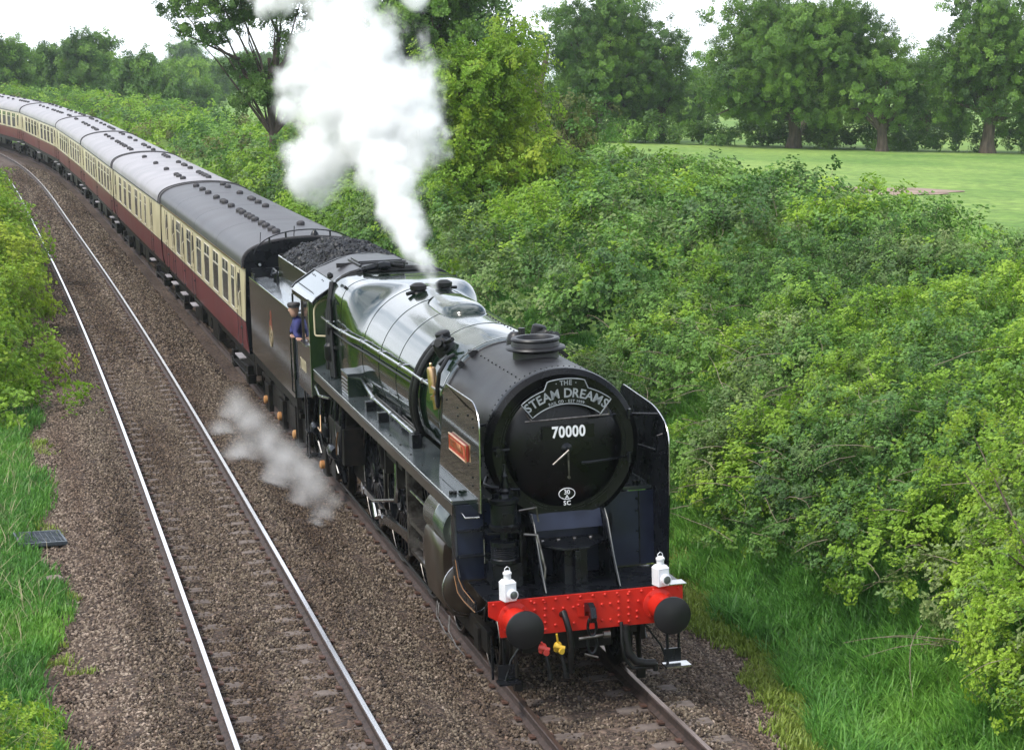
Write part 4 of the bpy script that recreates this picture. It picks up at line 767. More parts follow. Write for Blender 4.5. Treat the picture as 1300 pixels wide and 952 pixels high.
# pipes and fittings at the firebox end in front of the cab
b = B(); rp = random.Random(9)
for k in range(7):
    y = 11.25 + .04 * k; pts = []
    for a in np.linspace(-.3, 3.44, 22): pts.append((1.09 * math.copysign(abs(math.cos(a)) ** .5, math.cos(a)) * (1.0 if abs(math.cos(a)) < 9 else 1), y + .06 * math.sin(a * 3 + k), 2.92 + .99 * (abs(math.sin(a)) ** .5) * (1 if math.sin(a) > 0 else -1) + .015 * (k % 3)))
    b.tube(pts, rp.choice((.016, .022, .03)), 8)
for s_ in (-1, 1):
    for k in range(8): b.lathe([(.04, 0), (.055, .04), (.03, .09)], (s_ * rp.uniform(.55, 1.08), rp.uniform(11.1, 11.5), rp.uniform(3.6, 3.9)), (s_ * .5, -.3, .8), 10)
    b.tube([(s_ * 1.02, 11.35, 3.75), (s_ * 1.12, 11.2, 3.3), (s_ * 1.14, 11.1, 2.9), (s_ * 1.14, 10.9, 2.25)], .055, 10); b.tube([(s_ * 1.12, 11.1, 3.5), (s_ * 1.14, 10.9, 2.8), (s_ * 1.14, 10.75, 2.25)], .034, 10); b.tube([(s_ * 1.12, 11.5, 3.3), (s_ * 1.16, 11.35, 2.3)], .028, 8)
    b.lathe([(.07, 0), (.10, .05), (.10, .25), (.06, .3)], (s_ * 1.16, 11.0, 2.5), (0, 0, 1), 14); b.cyl((s_ * 1.1, 11.2, 2.72), (s_ * 1.1, 10.75, 2.74), .03); b.lathe([(.05, 0), (.05, .12)], (s_ * 1.16, 11.0, 2.95), (0, -.3, 1), 10)
part(b, "firebox_pipework", 'rubber')
b = B(); b.tube([(-.55, 11.15, 3.95), (-.35, 11.1, 4.0), (-.1, 11.2, 4.02), (.15, 11.1, 3.99)], .05, 10); b.lathe([(.06, -.1), (.08, 0), (.06, .1)], (-.2, 11.1, 4.0), (1, .1, 0), 12); part(b, "steam_manifold", 'gloss')

# ---- headboard (hangs on the smokebox door)
hz0 = 2.71; y0 = .66
def arc(r, a0, a1, n_): return [(r * math.sin(a), hz0 + r * math.cos(a)) for a in np.linspace(a0, a1, n_)]
A_ = math.radians(38.5)
outl = arc(.66, A_, -A_, 30) + arc(.87, -A_, -.31, 10) + [(-.225, hz0 + .925)] + arc(.955, -.20, .20, 10) + [(.225, hz0 + .925)] + arc(.87, .31, A_, 10)
b = B(); b.prism(outl, 'y', y0, y0 + .012); hb = b.obj("headboard", M['door'], None, 20); hb.matrix_world = LM
tag(hb, "black curved headboard with silver lettering above the smokebox number", "headboard")
b = B(); b.tube([(x, y0 - .004, z) for x, z in outl], .007, 6, True)
def inset(p, k): return ((p[0]) * (1 - k), p[1])
hbr = b.obj("border", M['letter'], hb)
def arc_text(txt, r, size, spacing, bold=.0015, name="lettering", sq=.95):
    b = B(); wd = {' ': .45, 'I': .34, 'M': 1.06, 'T': .72, 'E': .74, 'A': .86, 'S': .74, 'D': .86, 'R': .80, 'L': .66, 'C': .82, 'O': .92, '·': .4, '1': .6, '9': .68, 'H': .86}
    ws = [wd.get(c, .75) * size * spacing for c in txt]; tot = sum(ws); x = -tot / 2
    for c, w in zip(txt, ws):
        a = (x + w / 2) / r; x += w
        if c == ' ': continue
        Mx = Matrix.Translation((r * math.sin(a), y0 - .004, hz0 + r * math.cos(a))) @ Matrix.Rotation(a, 4, 'Y') @ Matrix.Rotation(PI / 2, 4, 'X') @ Matrix.Scale(sq, 4, (1, 0, 0))
        b.add(*text_mesh(c, size, Mx, .003, 1, bold))
    return b.obj(name, M['letter'], hb, 0)
arc_text("STEAM DREAMS", .782, .150, .74, .003); arc_text("RAIL CO · EST 1999", .690, .048, .80, .001); arc_text("· THE ·", .905, .080, .82, .0015)
b = B(); b.tube([(-.50, y0 + .02, 3.185), (.52, y0 + .02, 3.205)], .011, 8); b.tube([(.40, y0 + .02, 3.2), (.49, y0, 3.30), (.52, y0 + .02, 3.2)], .011, 6); b.tube([(-.42, y0 + .02, 3.19), (-.49, y0 + .01, 3.28)], .010, 6); b.obj("headboard_bracket", M['dsteel'], hb)

# ---- two white lamps on the beam
def head_lamp(x_, y_, rz, label):
    t = empty("head_lamp", LM @ Matrix.Translation((x_, y_, 1.275)) @ Matrix.Rotation(rz, 4, 'Z'), label, "lamp", "white lamps on the front beam")
    b = B(); b.bb(-.075, .075, -.075, .075, .0, .21); b.obj("lamp_body", M['white'], t, bevel=.008)
    b = B(); b.loft([[(x * w, y * w, z) for x, y in ((-1, -1), (1, -1), (1, 1), (-1, 1))] for w, z in ((.076, .21), (.05, .245), (.042, .25))]); b.obj("lamp_shoulder", M['white'], t)
    b = B(); b.lathe([(.044, .25), (.044, .30), (.052, .305), (.052, .325), (.03, .345), (.012, .35)], (0, 0, 0), (0, 0, 1), 20); b.obj("lamp_chimney", M['white'], t)
    b = B(); b.tube([(-.035, 0, .34), (-.03, 0, .375), (0, 0, .395), (.03, 0, .375), (.035, 0, .34)], .005, 6); b.obj("lamp_handle", M['white'], t)
    b = B(); b.lathe([(.062, 0), (.062, .045), (.054, .05)], (.012, -.075, .085), (0, -1, 0), 24); r = b.obj("lens_ring", M['white'], t)
    b = B(); b.lathe([(.052, .04), (.045, .052), (.02, .058), (.001, .06)], (.012, -.075, .085), (0, -1, 0), 24); b.obj("lens", M['lens'], r)
    return t
head_lamp(-.93, -.005, .25, "white lamp above the buffer next to the pump with two cylinders")
head_lamp(.90, .02, .25, "white lamp above the buffer on the side of the bushes")

# ---- driver looking out of the cab
def skin_body(name, joints, edges, mat_, parent=None, sub=1):
    me = bpy.data.meshes.new(name); me.from_pydata([j[0] for j in joints], edges, []); me.materials.append(mat_)
    o = bpy.data.objects.new(name, me); COL.objects.link(o)
    if parent: o.parent = parent
    o.modifiers.new("skin", 'SKIN'); 
    if not me.skin_vertices: 
        bm = bmesh.new(); bm.from_mesh(me); bm.verts.layers.skin.verify(); bm.to_mesh(me); bm.free()
    for i, j in enumerate(joints): me.skin_vertices[0].data[i].radius = (j[1], j[1] * (j[2] if len(j) > 2 else 1)); me.skin_vertices[0].data[i].use_root = i == 0
    sm = o.modifiers.new("sub", 'SUBSURF'); sm.levels = sm.render_levels = 2
    return o
dm = LM @ Matrix.Translation((-1.29, 13.40, 1.78))
drv = empty("person", dm, "engine driver in blue overalls and dark cap leaning out of the cab side", "person")
J = [((.05, 0, .66), .15), ((.04, 0, .83), .15), ((-.02, -.01, .98), .165), ((-.06, -.02, 1.08), .13), ((-.08, -.03, 1.15), .06), ((-.11, -.04, 1.20), .055),
     ((-.07, -.17, 1.08), .065), ((-.15, -.27, .92), .05), ((-.12, -.42, .86), .036),
     ((-.05, .17, 1.08), .065), ((-.12, .26, .95), .05), ((-.14, .20, .86), .036),
     ((.16, -.12, .62), .10), ((.42, -.16, .55), .075), ((.44, -.16, .12), .05), ((.38, -.26, .05), .045),
     ((.16, .12, .62), .10), ((.42, .14, .55), .075), ((.44, .14, .12), .05), ((.38, .04, .05), .045)]
E_ = [(0, 1), (1, 2), (2, 3), (3, 4), (4, 5), (3, 6), (6, 7), (7, 8), (3, 9), (9, 10), (10, 11), (0, 12), (12, 13), (13, 14), (14, 15), (0, 16), (16, 17), (17, 18), (18, 19)]
skin_body("overalls", J, E_, M['overall'], drv)
b = B(); rr = []
DZ = -.22
for z, rx, ry, yo in ((1.40, .045, .045, 0), (1.43, .06, .055, -.01), (1.47, .078, .068, -.012), (1.52, .092, .074, -.008), (1.57, .098, .077, 0), (1.61, .09, .072, .005), (1.645, .055, .045, .008)):
    rr.append([(-.12 + yo * 0 + rx * math.cos(t) * .98, -.045 + yo + ry * math.sin(t), z + DZ) for t in np.linspace(0, 2 * PI, 20, endpoint=False)])
b.loft(rr); b.lathe([(.016, 0), (.008, .03)], (-.125, -.118, 1.515 + DZ), (0, -1, -.1), 8); b.lathe([(.022, -.005), (.012, .01)], (-.21, -.03, 1.52 + DZ), (-1, 0, 0), 8)
b.box((-.125, -.122, 1.47 + DZ), (.045, .012, .012)); hd = b.obj("head", M['skin'], drv, 80)
b = B(); b.lathe([(.104, 0), (.112, .02), (.118, .05), (.10, .075), (.04, .085)], (-.12, -.04, 1.575 + DZ), (0, 0, 1), 20); b.prism([(-.20, -.12), (-.04, -.12), (-.06, -.19), (-.12, -.205), (-.18, -.19)], 'z', 1.573 + DZ, 1.583 + DZ); b.obj("cap", M['cap'], drv, 60)
for hx, hy, hz_ in ((-.13, -.46, .855), (-.15, .17, .83)):
    b = B(); b.loft([[(hx + w * c, hy - t, hz_ + .4 * w * s2 * 1.2) for c, s2 in ((1, 0), (.7, .7), (0, 1), (-.7, .7), (-1, 0), (-.7, -.7), (0, -1), (.7, -.7))] for t, w in ((-.04, .026), (0, .036), (.045, .040), (.08, .036))])
    for k in range(4): b.tube([(hx - .027 + .018 * k, hy - .075, hz_), (hx - .028 + .019 * k, hy - .115 - .008 * (k in (1, 2)), hz_ - .006), (hx - .028 + .019 * k, hy - .145 - .01 * (k in (1, 2)), hz_ - .022)], [.0095, .009, .007], 7)
    b.tube([(hx + .034, hy - .01, hz_), (hx + .058, hy - .04, hz_ - .004), (hx + .064, hy - .07, hz_ - .012)], [.012, .011, .008], 7); b.obj("hand", M['skin'], drv, 80)

# ================================================================== TENDER (local y from its front end)
TM = frame(15.2, 19.4, 14.3)
tend = empty("tender", TM, "flat sided green tender piled with coal behind the locomotive cab", "tender")
def tp_(b, name, mats, parent=tend, smooth=35, bevel=0): return part(b, name, mats, parent, smooth, bevel)
for s_ in (-1, 1):
    X = lambda v: s_ * v
    b = B(); b.bb(X(1.30), X(1.325), 0, 6.15, 1.36, 2.93); sp_ = tp_(b, "side_sheet", 'tgreen', bevel=.004)
    b = B(); b.tube([(X(1.315), 0, 2.935), (X(1.315), 6.15, 2.935)], .016, 8); tp_(b, "top_beading", 'green', sp_)
    b = B(); b.loft([[(X(1.295), y, 2.90), (X(.98), y, 2.94), (X(.98), y, 2.90), (X(1.295), y, 2.86)] for y in (0.3, 6.1)]); tp_(b, "tank_top_strip", 'tank')
    b = B(); b.bb(X(.965), X(.99), .1, 3.95, 2.9, 3.56); bk = tp_(b, "bunker_side", 'tgreen', bevel=.004)
    b = B(); b.tube([(X(.978), .1, 3.565), (X(.978), 3.95, 3.565), (X(.978), 3.95, 2.95)], .012, 8); tp_(b, "bunker_edge", 'steel', bk)
    b = B(); b.bb(X(1.22), X(1.30), 0, 6.1, 1.18, 1.37); b.bb(X(1.05), X(1.12), .1, 6.0, .45, 1.2)
    for y in (1.0, 3.05, 5.1):
        b.bb(X(1.10), X(1.20), y - .28, y + .28, .30, .85); b.bb(X(1.12), X(1.2), y - .65, y + .65, .92, 1.0); b.bb(X(1.13), X(1.19), y - .45, y + .45, 1.0, 1.06)
    b.bb(X(1.1), X(1.3), .0, .35, .45, .48); b.bb(X(1.27), X(1.3), .02, .06, .45, 1.3); b.bb(X(1.27), X(1.3), .3, .34, .45, 1.3); tp_(b, "tender_frame", 'under', bevel=.006)
    for y in (1.0, 3.05, 5.1):
        b = B(); b.lathe([(.085, -.03), (.085, .05), (.06, .07), (.03, .075)], (X(1.20), y, .52), (s_, 0, 0), 16); tp_(b, "axlebox_cover", 'axle')
        wheel(.50, s_ * .7525, y, "tender_wheel", tend, 10, s_)
    b = B(); b.tube([(X(1.31), .05, 1.45), (X(1.36), .05, 1.5), (X(1.36), .05, 2.6), (X(1.31), .05, 2.65)], .012, 8); tp_(b, "grab_rail", 'gloss')
b = B(); b.bb(-1.3, 1.3, .02, 6.12, 1.36, 2.90); tp_(b, "water_tank", 'tank', bevel=.01)
b = B(); b.bb(-.965, .965, 3.93, 3.96, 2.9, 3.60); b.bb(-.965, .965, .1, .14, 2.9, 3.3); tp_(b, "coal_bulkhead", 'under')
b = B(); b.bb(-1.28, 1.28, 6.12, 6.15, 1.3, 3.02); b.bb(-1.29, -.6, 6.0, 6.03, 2.93, 3.12); b.bb(-.62, -.60, 5.0, 6.0, 2.93, 3.15); b.bb(-1.29, -1.27, 5.5, 6.0, 2.93, 3.05); tp_(b, "rear_plate", 'gloss')
b = B(); b.lathe([(.24, 0), (.24, .16), (.26, .17), (.25, .20), (.05, .23)], (-.70, 5.2, 2.90), (0, 0, 1), 20); b.tube([(-.98, 4.3, 2.92), (-.98, 4.3, 3.2), (-.98, 4.9, 3.22), (-.98, 5.2, 3.05)], .02, 8); tp_(b, "water_filler", 'gloss')
b = B(); b.bb(-1.25, 1.25, 6.15, 6.45, .85, 1.25); b.lathe([(.14, 0), (.11, .2), (.2, .4), (.2, .43)], (-.86, 6.15, 1.05), (0, 1, 0), 18); b.lathe([(.14, 0), (.11, .2), (.2, .4), (.2, .43)], (.86, 6.15, 1.05), (0, 1, 0), 18); tp_(b, "rear_beam", 'under')
b = B()
for y in (1.0, 3.05, 5.1): b.cyl((-.75, y, .5), (.75, y, .5), .08)
b.bb(-.6, .6, .1, 6.0, .6, 1.36); tp_(b, "tender_axles", 'under')
# round crest on the side sheet
for s_ in (-1,):
    b = B(); xx = s_ * 1.3275; b.tube([(xx, 3.0 + .20 * math.cos(a), 2.10 + .20 * math.sin(a)) for a in np.linspace(0, 2 * PI, 26, endpoint=False)], .012, 6, True)
    for k in range(8): a = k * PI / 4; b.cyl((xx, 3.0, 2.10), (xx, 3.0 + .2 * math.cos(a), 2.10 + .2 * math.sin(a)), .006, n=6)
    tp_(b, "crest_wheel", 'crest_gold')
    b = B(); b.prism([(2.80, 2.26), (2.86, 2.42), (2.84, 2.55), (2.95, 2.62), (3.05, 2.56), (3.02, 2.44), (3.16, 2.38), (3.22, 2.24), (3.12, 2.30), (3.1, 2.18), (3.04, 2.30), (2.92, 2.30), (2.88, 2.16)], 'x', xx - .002, xx + .002); tp_(b, "crest_lion", 'crest')
# coal
cs_ = []
for k in range(4):
    bm = bmesh.new(); bmesh.ops.create_icosphere(bm, subdivisions=1, radius=1); r_ = random.Random(40 + k)
    for v in bm.verts: v.co = v.co * r_.uniform(.7, 1.2)
    b = B(); b.add([tuple(v.co) for v in bm.verts], [tuple(v.index for v in f.verts) for f in bm.faces]); bm.free(); cs_.append(source("coal_piece", b, M['coal']))
nn = 9000; cx = rng.uniform(-.95, .95, nn); cy = rng.uniform(.16, 3.90, nn)
def coalz(x, y): return 3.46 + .46 * (1 - (x / 1.05) ** 2) * (.55 + .45 * np.sin(np.clip(y / 3.9, 0, 1) * PI * .85 + .25)) + .05 * np.sin(x * 9) * np.sin(y * 7)
P = np.stack([cx, cy, coalz(cx, cy) + rng.uniform(-.04, .03, nn)], -1)
co = tag(scatter("coal", P, rng.uniform(0, 6.3, (nn, 3)), rng.uniform(.02, .062, nn), rng.integers(0, 4, nn), cs_), "heap of black coal lumps in the tender bunker", "coal", None, 'stuff'); co.matrix_world = TM
b = B(); xs = np.linspace(-.96, .96, 14); ys = np.linspace(.14, 3.93, 24); g_ = [[(x, y, float(coalz(x, y)) - .03) for x in xs] for y in ys]; b.loft(g_, False, False, False)
b.obj("coal_base", M['coal'], co, 0)

# ================================================================== COACHES (local y from the end nearer the engine; shapes drawn for 19.66 m and fitted to each length)
def coach(s0, s1, roofm, label, seed, layout):
    Ln = s1 - s0; k = Ln / 19.66; layout = [(y, w * 1.2 if kd == 'big' and w > .9 else w, kd) for y, w, kd in layout]
    m_ = frame(s0 + 2.9 * k, s0 + 16.8 * k, s0)
    c = empty("passenger_coach", m_, label, "coach", "crimson and cream coaches behind the tender"); r_ = random.Random(seed)
    def cp(b, name, mats, parent=c, smooth=35, bevel=0):
        b.v = [(x, y * k, z) for x, y, z in b.v]; return part(b, name, mats, parent, smooth, bevel)
    # body: lower crimson, upper cream, gentle tumblehome
    lo = [(-1.30, 1.21), (-1.345, 1.5), (-1.355, 1.90)]; up = [(-1.355, 1.90), (-1.35, 2.5), (-1.325, 2.95), (-1.30, 3.04)]
    def shell(pr, y0, y1): return [[(x, y, z) for x, z in pr] + [(-x, y, z) for x, z in pr[::-1]] for y in (y0, y1)]
    b = B(); b.loft(shell(lo, 0.02, 19.64)); cp(b, "lower_panel", 'crimson')
    b = B(); b.loft(shell(up, 0.02, 19.64)); ub = cp(b, "upper_panel", 'cream')
    for s_ in (-1, 1): b = B(); b.bb(s_ * 1.352, s_ * 1.362, .02, 19.64, 1.885, 1.905); cp(b, "waist_moulding", 'vent', ub)
    rf = [(1.36 * math.sin(a), 3.03 + .60 * (math.cos(a) ** .62)) for a in np.linspace(-PI / 2 + .0001, PI / 2 - .0001, 28)]
    b = B(); b.loft([[(x, y, z) for x, z in rf] for y in (0, 19.66)]); ro = cp(b, "roof", roofm, smooth=50)
    for s_ in (-1, 1):
        b = B(); b.bb(s_ * 1.33, s_ * 1.368, 0, 19.66, 3.025, 3.06); cp(b, "gutter", 'brass' if roofm == 'roofd' else 'vent', ro)
    for y in (.05, 19.61): b = B(); b.tube([(x * 1.006, y, z + .008) for x, z in rf], .028, 6); cp(b, "roof_rim", 'vent', ro)
    for y in (4.9, 9.8, 14.7): b = B(); b.tube([(x * 1.0, y, z - .001) for x, z in rf], .0035, 5); cp(b, "roof_seam", roofm, ro)
    # ends
    for y0, y1 in ((-.02, .02), (19.64, 19.68)):
        b = B(); po = [(-1.30, 1.2), (-1.35, 1.9), (-1.30, 3.04)] + [(x * .985, z - .012) for x, z in rf] + [(1.30, 3.04), (1.35, 1.9), (1.30, 1.2)]; b.prism(po, 'y', y0, y1); cp(b, "end_panel", 'gloss')
    for y0, y1 in ((-.22, -.02), (19.68, 19.88)): b = B(); b.bb(-.50, .50, y0, y1, 1.25, 3.30); cp(b, "gangway", 'rubber', bevel=.03)
    # windows: (y, width, kind)
    for s_ in (-1, 1):
        X = lambda v: s_ * v
        for y, w, kd in layout:
            zb, zt_ = (1.99, 2.90) if kd != 'door' else (2.12, 2.84)
            tilt = lambda z: 1.355 - max(0, z - 2.5) * .05 - (0 if z < 1.9 else (z - 1.9) * .008)
            b = B(); pl = rounded([(y - w / 2, zb), (y - w / 2, zt_), (y + w / 2, zt_), (y + w / 2, zb)], [.05] * 4, 3)
            lo_ = [q for q in pl if q[1] < 2.5]; hi_ = [q for q in pl if q[1] >= 2.5]; ya, yb2 = y - w / 2, y + w / 2; k0 = [i for i, q in enumerate(pl) if q[1] >= 2.5]; nl_ = pl[:k0[0]] + [(ya, 2.5)] + pl[k0[0]:k0[-1] + 1] + [(yb2, 2.5)] + pl[k0[-1] + 1:]; n0 = len(nl_); ia = k0[0]; ib = k0[-1] + 2
            b.add([(X(tilt(z) + .005), a, z) for a, z in nl_], [tuple(range(ia, ib + 1)), tuple(list(range(ib, n0)) + list(range(0, ia + 1)))]); wn = cp(b, "window" if kd != 'door' else "door_window", 'cwin', smooth=20)
            if kd == 'big':
                b = B(); b.tube([(X(tilt(z) + .006), a, z) for a, z in pl], .013, 5, True); zz = zt_ - .26; b.box((X(tilt(zz) + .006), y, zz), (.022, w - .06, .03)); b.box((X(tilt(zz + .13) + .004), y, zz + .13), (.02, .03, .22)); cp(b, "window_frame", 'alu', wn)
                cw = r_.choice((0, 0, 0, 1)); 
                if cw: b = B(); b.box((X(tilt(2.4) + .0055), y - w * .36, 2.42), (.004, w * .16, .74)); b.box((X(tilt(2.4) + .0055), y + w * .36, 2.42), (.004, w * .14, .74)); cp(b, "curtain", 'curtain', wn)
            if kd in ('door', 'ddoor'):
                b = B(); b.bb(X(1.350), X(1.361), y - w / 2 - .14, y - w / 2 - .128, 1.24, 2.95); b.bb(X(1.350), X(1.361), y + w / 2 + .128, y + w / 2 + .14, 1.24, 2.95); dd = cp(b, "door_line", 'vent')
                b = B(); b.cyl((X(1.36), y + w / 2 + .07, 2.02), (X(1.40), y + w / 2 + .07, 2.02), .02, n=8); b.cyl((X(1.40), y + w / 2 + .04, 2.02), (X(1.40), y + w / 2 + .15, 2.02), .012, n=8); b.tube([(X(1.36), y - w / 2 - .2, 2.0), (X(1.40), y - w / 2 - .2, 2.05), (X(1.40), y - w / 2 - .2, 2.45), (X(1.36), y - w / 2 - .2, 2.5)], .012, 6); cp(b, "door_handle", 'alu', dd)
                b = B()
                for z in (1.32, 1.70): b.cut().box((X(1.365), y - w / 2 - .13, z), (.03, .10, .05))
                cp(b, "door_hinge", 'vent', dd)
                b = B(); b.bb(X(1.30), X(1.45), y - .4, y + .4, 1.02, 1.045); cp(b, "step_board", 'roofg')
    # roof ventilators
    rows = [(-.40, y) for y in (1.55, 2.25, 3.15, 3.85, 5.0, 5.7, 6.35, 7.3, 7.9, 9.6, 11.0, 11.4, 12.9, 14.9, 16.4, 18.1)] + [(.40, y) for y in (9.0, 10.4, 11.5, 11.9, 14.2, 17.0, 18.2, 3.2)]
    if seed != 1: rows = [(x_, y + .45 * math.sin(seed * 3.1 + y)) for x_ in (-.40, .40) for y in (1.4, 2.2, 3.0, 4.3, 5.1, 7.0, 8.6, 9.4, 11.6, 12.4, 14.6, 16.0, 17.2) if r_.random() < .86]
    vb = B(); vb.lathe([(.09, -.04), (.092, .02), (.098, .05), (.085, .08), (.04, .10), (.01, .104)], (0, 0, 0), (0, 0, 1), 14); vm = vb.mesh("roof_ventilator", M['vent'], 50)
    for x_, y in rows:
        z_ = 3.03 + .60 * (math.sqrt(max(0, 1 - (x_ / 1.36) ** 2)) ** .62); o = bpy.data.objects.new("roof_ventilator", vm); COL.objects.link(o); o.parent = ro; o.location = (x_, y * k, z_)
    # underframe, bogies
    b = B(); b.bb(-1.2, 1.2, .1, 19.5, 1.02, 1.20)
    for s_ in (-1, 1): b.bb(s_ * 1.10, s_ * 1.16, .1, 19.5, .92, 1.2); b.prism([(5.0, 1.02), (6.2, .62), (13.4, .62), (14.6, 1.02), (14.4, 1.02), (13.3, .70), (6.3, .70), (5.2, 1.02)], 'x', s_ * .95, s_ * 1.0)
    cp(b, "underframe", 'under')
    b = B()
    for s_ in (-1, 1): b.cut().bb(s_ * .7, s_ * 1.18, 6.9, 8.2, .55, 1.0); b.cut().bb(s_ * .75, s_ * 1.15, 8.8, 9.6, .6, 1.0); b.cut().bb(s_ * .72, s_ * 1.18, 10.6, 12.4, .52, .98)
    cp(b, "battery_box", 'under', bevel=.015)
    for yb in (2.9, 16.8):
        b = B()
        for s_ in (-1, 1):
            b.bb(s_ * .98, s_ * 1.06, yb - 1.75, yb + 1.75, .55, .78); b.bb(s_ * .95, s_ * 1.12, yb - .55, yb + .55, .35, .60); b.bb(s_ * 1.0, s_ * 1.2, yb - 1.6, yb + 1.6, .50, .53)
            for d in (-1.3, 1.3): b.bb(s_ * 1.0, s_ * 1.18, yb + d - .16, yb + d + .16, .32, .72)
        bo_ = cp(b, "bogie", 'under', bevel=.01)
        for d in (-1.3, 1.3):
            b = B()
            for s_ in (-1, 1): b.lathe([(.40, -.05), (.457, -.05), (.457, .06), (.40, .06), (.38, .02), (.12, .03), (.10, .08), (.001, .09)], (s_ * .7525, yb + d, .457), (s_, 0, 0), 24)
            b.cyl((-.75, yb + d, .457), (.75, yb + d, .457), .08); cp(b, "wheelset", 'under', bo_)
            b = B()
            for s_ in (-1, 1): b.cut().bb(s_ * 1.18, s_ * 1.21, yb + d - .08, yb + d + .08, .40, .56)
            cp(b, "axlebox", 'dsteel', bo_)
    for y0, y1 in ((-.45, .1), (19.55, 20.0)):
        b = B()
        for s_ in (-1, 1): b.cut().lathe([(.10, 0), (.08, .3), (.2, .42), (.2, .45)] if y0 < 0 else [(.10, 0), (.08, .2), (.2, .3), (.2, .33)], (s_ * .86, .05 if y0 < 0 else 19.6, 1.05), (0, -1 if y0 < 0 else 1, 0), 16)
        cp(b, "buffer", 'under')
    if seed == 1:
        b = B(); hp = [(1.15 * math.sin(a), 3.00 + .80 * (math.cos(a) ** .6)) for a in np.linspace(-1.35, 1.2, 22)]; b.tube([(x, -.08, z) for x, z in hp], .014, 6)
        for i in (5, 8, 15): b.cyl((hp[i][0], -.08, hp[i][1] - .12), (hp[i][0], -.08, hp[i][1]), .02, n=8); 
        b.cyl((-.95, .35, 3.2), (-.90, .35, 3.75), .008, n=6); b.cyl((-.2, .3, 3.6), (-.18, .3, 3.85), .010, n=6); b.lathe([(.10, 0), (.08, .08), (.03, .14)], (.22, .12, 3.62), (0, 0, 1), 10); cp(b, "end_hoop", 'gloss')
        b = B(); b.lathe([(.03, 0), (.03, .03)], (-1.0, -.03, 3.1), (0, -1, 0), 8); cp(b, "end_bolt", 'letter')
    return c
Ly1 = [(1.0, .42, 'door'), (2.0, .60, 'big'), (3.4, .95, 'big'), (5.3, .95, 'big'), (7.2, .95, 'big'), (9.0, .95, 'big'), (10.6, .42, 'door'), (11.5, .95, 'big'), (13.2, .42, 'door'), (14.4, .95, 'big'), (15.9, .42, 'door'), (17.9, .42, 'door')]
Ly2 = [(3.0, .42, 'door'), (5.2, .60, 'big'), (7.0, .60, 'big'), (8.8, .95, 'big'), (11.6, .95, 'big'), (13.8, .95, 'big'), (16.1, .95, 'big'), (18.6, .42, 'door')]
Ly3 = [(1.0, .42, 'door')] + [(2.4 + 1.72 * i, .95, 'big') for i in range(4)] + [(9.6, .42, 'door')] + [(11.0 + 1.72 * i, .95, 'big') for i in range(4)] + [(18.7, .42, 'door')]
CS = [21.1, 41.2, 60.3, 79.6, 99.0, 120.8, 141.2, 161.5]
labs = ["leading coach with a dark grey roof right behind the tender", "second coach from the engine with a light grey roof next to the dark roofed one", "third coach back from the engine with many windows and a light roof",
        "fourth coach back from the engine on the curve", "fifth coach back from the engine bending towards the distant trees", "sixth coach from the engine, small in the distance at the picture's edge", "farthest visible coach at the tail of the train"]
for i in range(7):
    coach(CS[i] + .2, CS[i + 1] - .25, 'roofd' if i == 0 else 'roofg', labs[i], i + 1, (Ly1, Ly2, Ly3, Ly3, Ly3, Ly3, Ly3)[i])

# ================================================================== PLANTS
LG = leaf_mat("bramble_leaf", [(.058, .135, .034), (.105, .225, .046), (.165, .315, .058), (.240, .400, .078)])
LGREY = leaf_mat("dull_leaf", [(.080, .150, .048), (.135, .225, .068), (.195, .295, .085), (.26, .33, .12)])
LBR = leaf_mat("bright_leaf", [(.16, .30, .032), (.25, .42, .045), (.36, .52, .06)], trans=.45)
LOAK = leaf_mat("oak_leaf", [(.060, .130, .028), (.110, .215, .040), (.180, .310, .058)], rnd=.3)
LOAK2 = leaf_mat("tree_leaf", [(.100, .200, .032), (.165, .305, .045), (.250, .400, .062)], rnd=.3)
LYEL = leaf_mat("fresh_leaf", [(.16, .28, .030), (.28, .42, .040), (.42, .52, .060)], trans=.5)
LOL = leaf_mat("olive_leaf", [(.10, .13, .035), (.16, .19, .05), (.22, .22, .07)])
GRS = leaf_mat("grass_blade", [(.080, .215, .045), (.125, .310, .055), (.20, .40, .065)], trans=.45)
GRSY = leaf_mat("moss_grass", [(.16, .23, .035), (.23, .31, .05), (.28, .32, .08)], trans=.3)
FLW = ramp_mat("blossom", (.60, .62, .54), (.8, .8, .74), 30, .8)

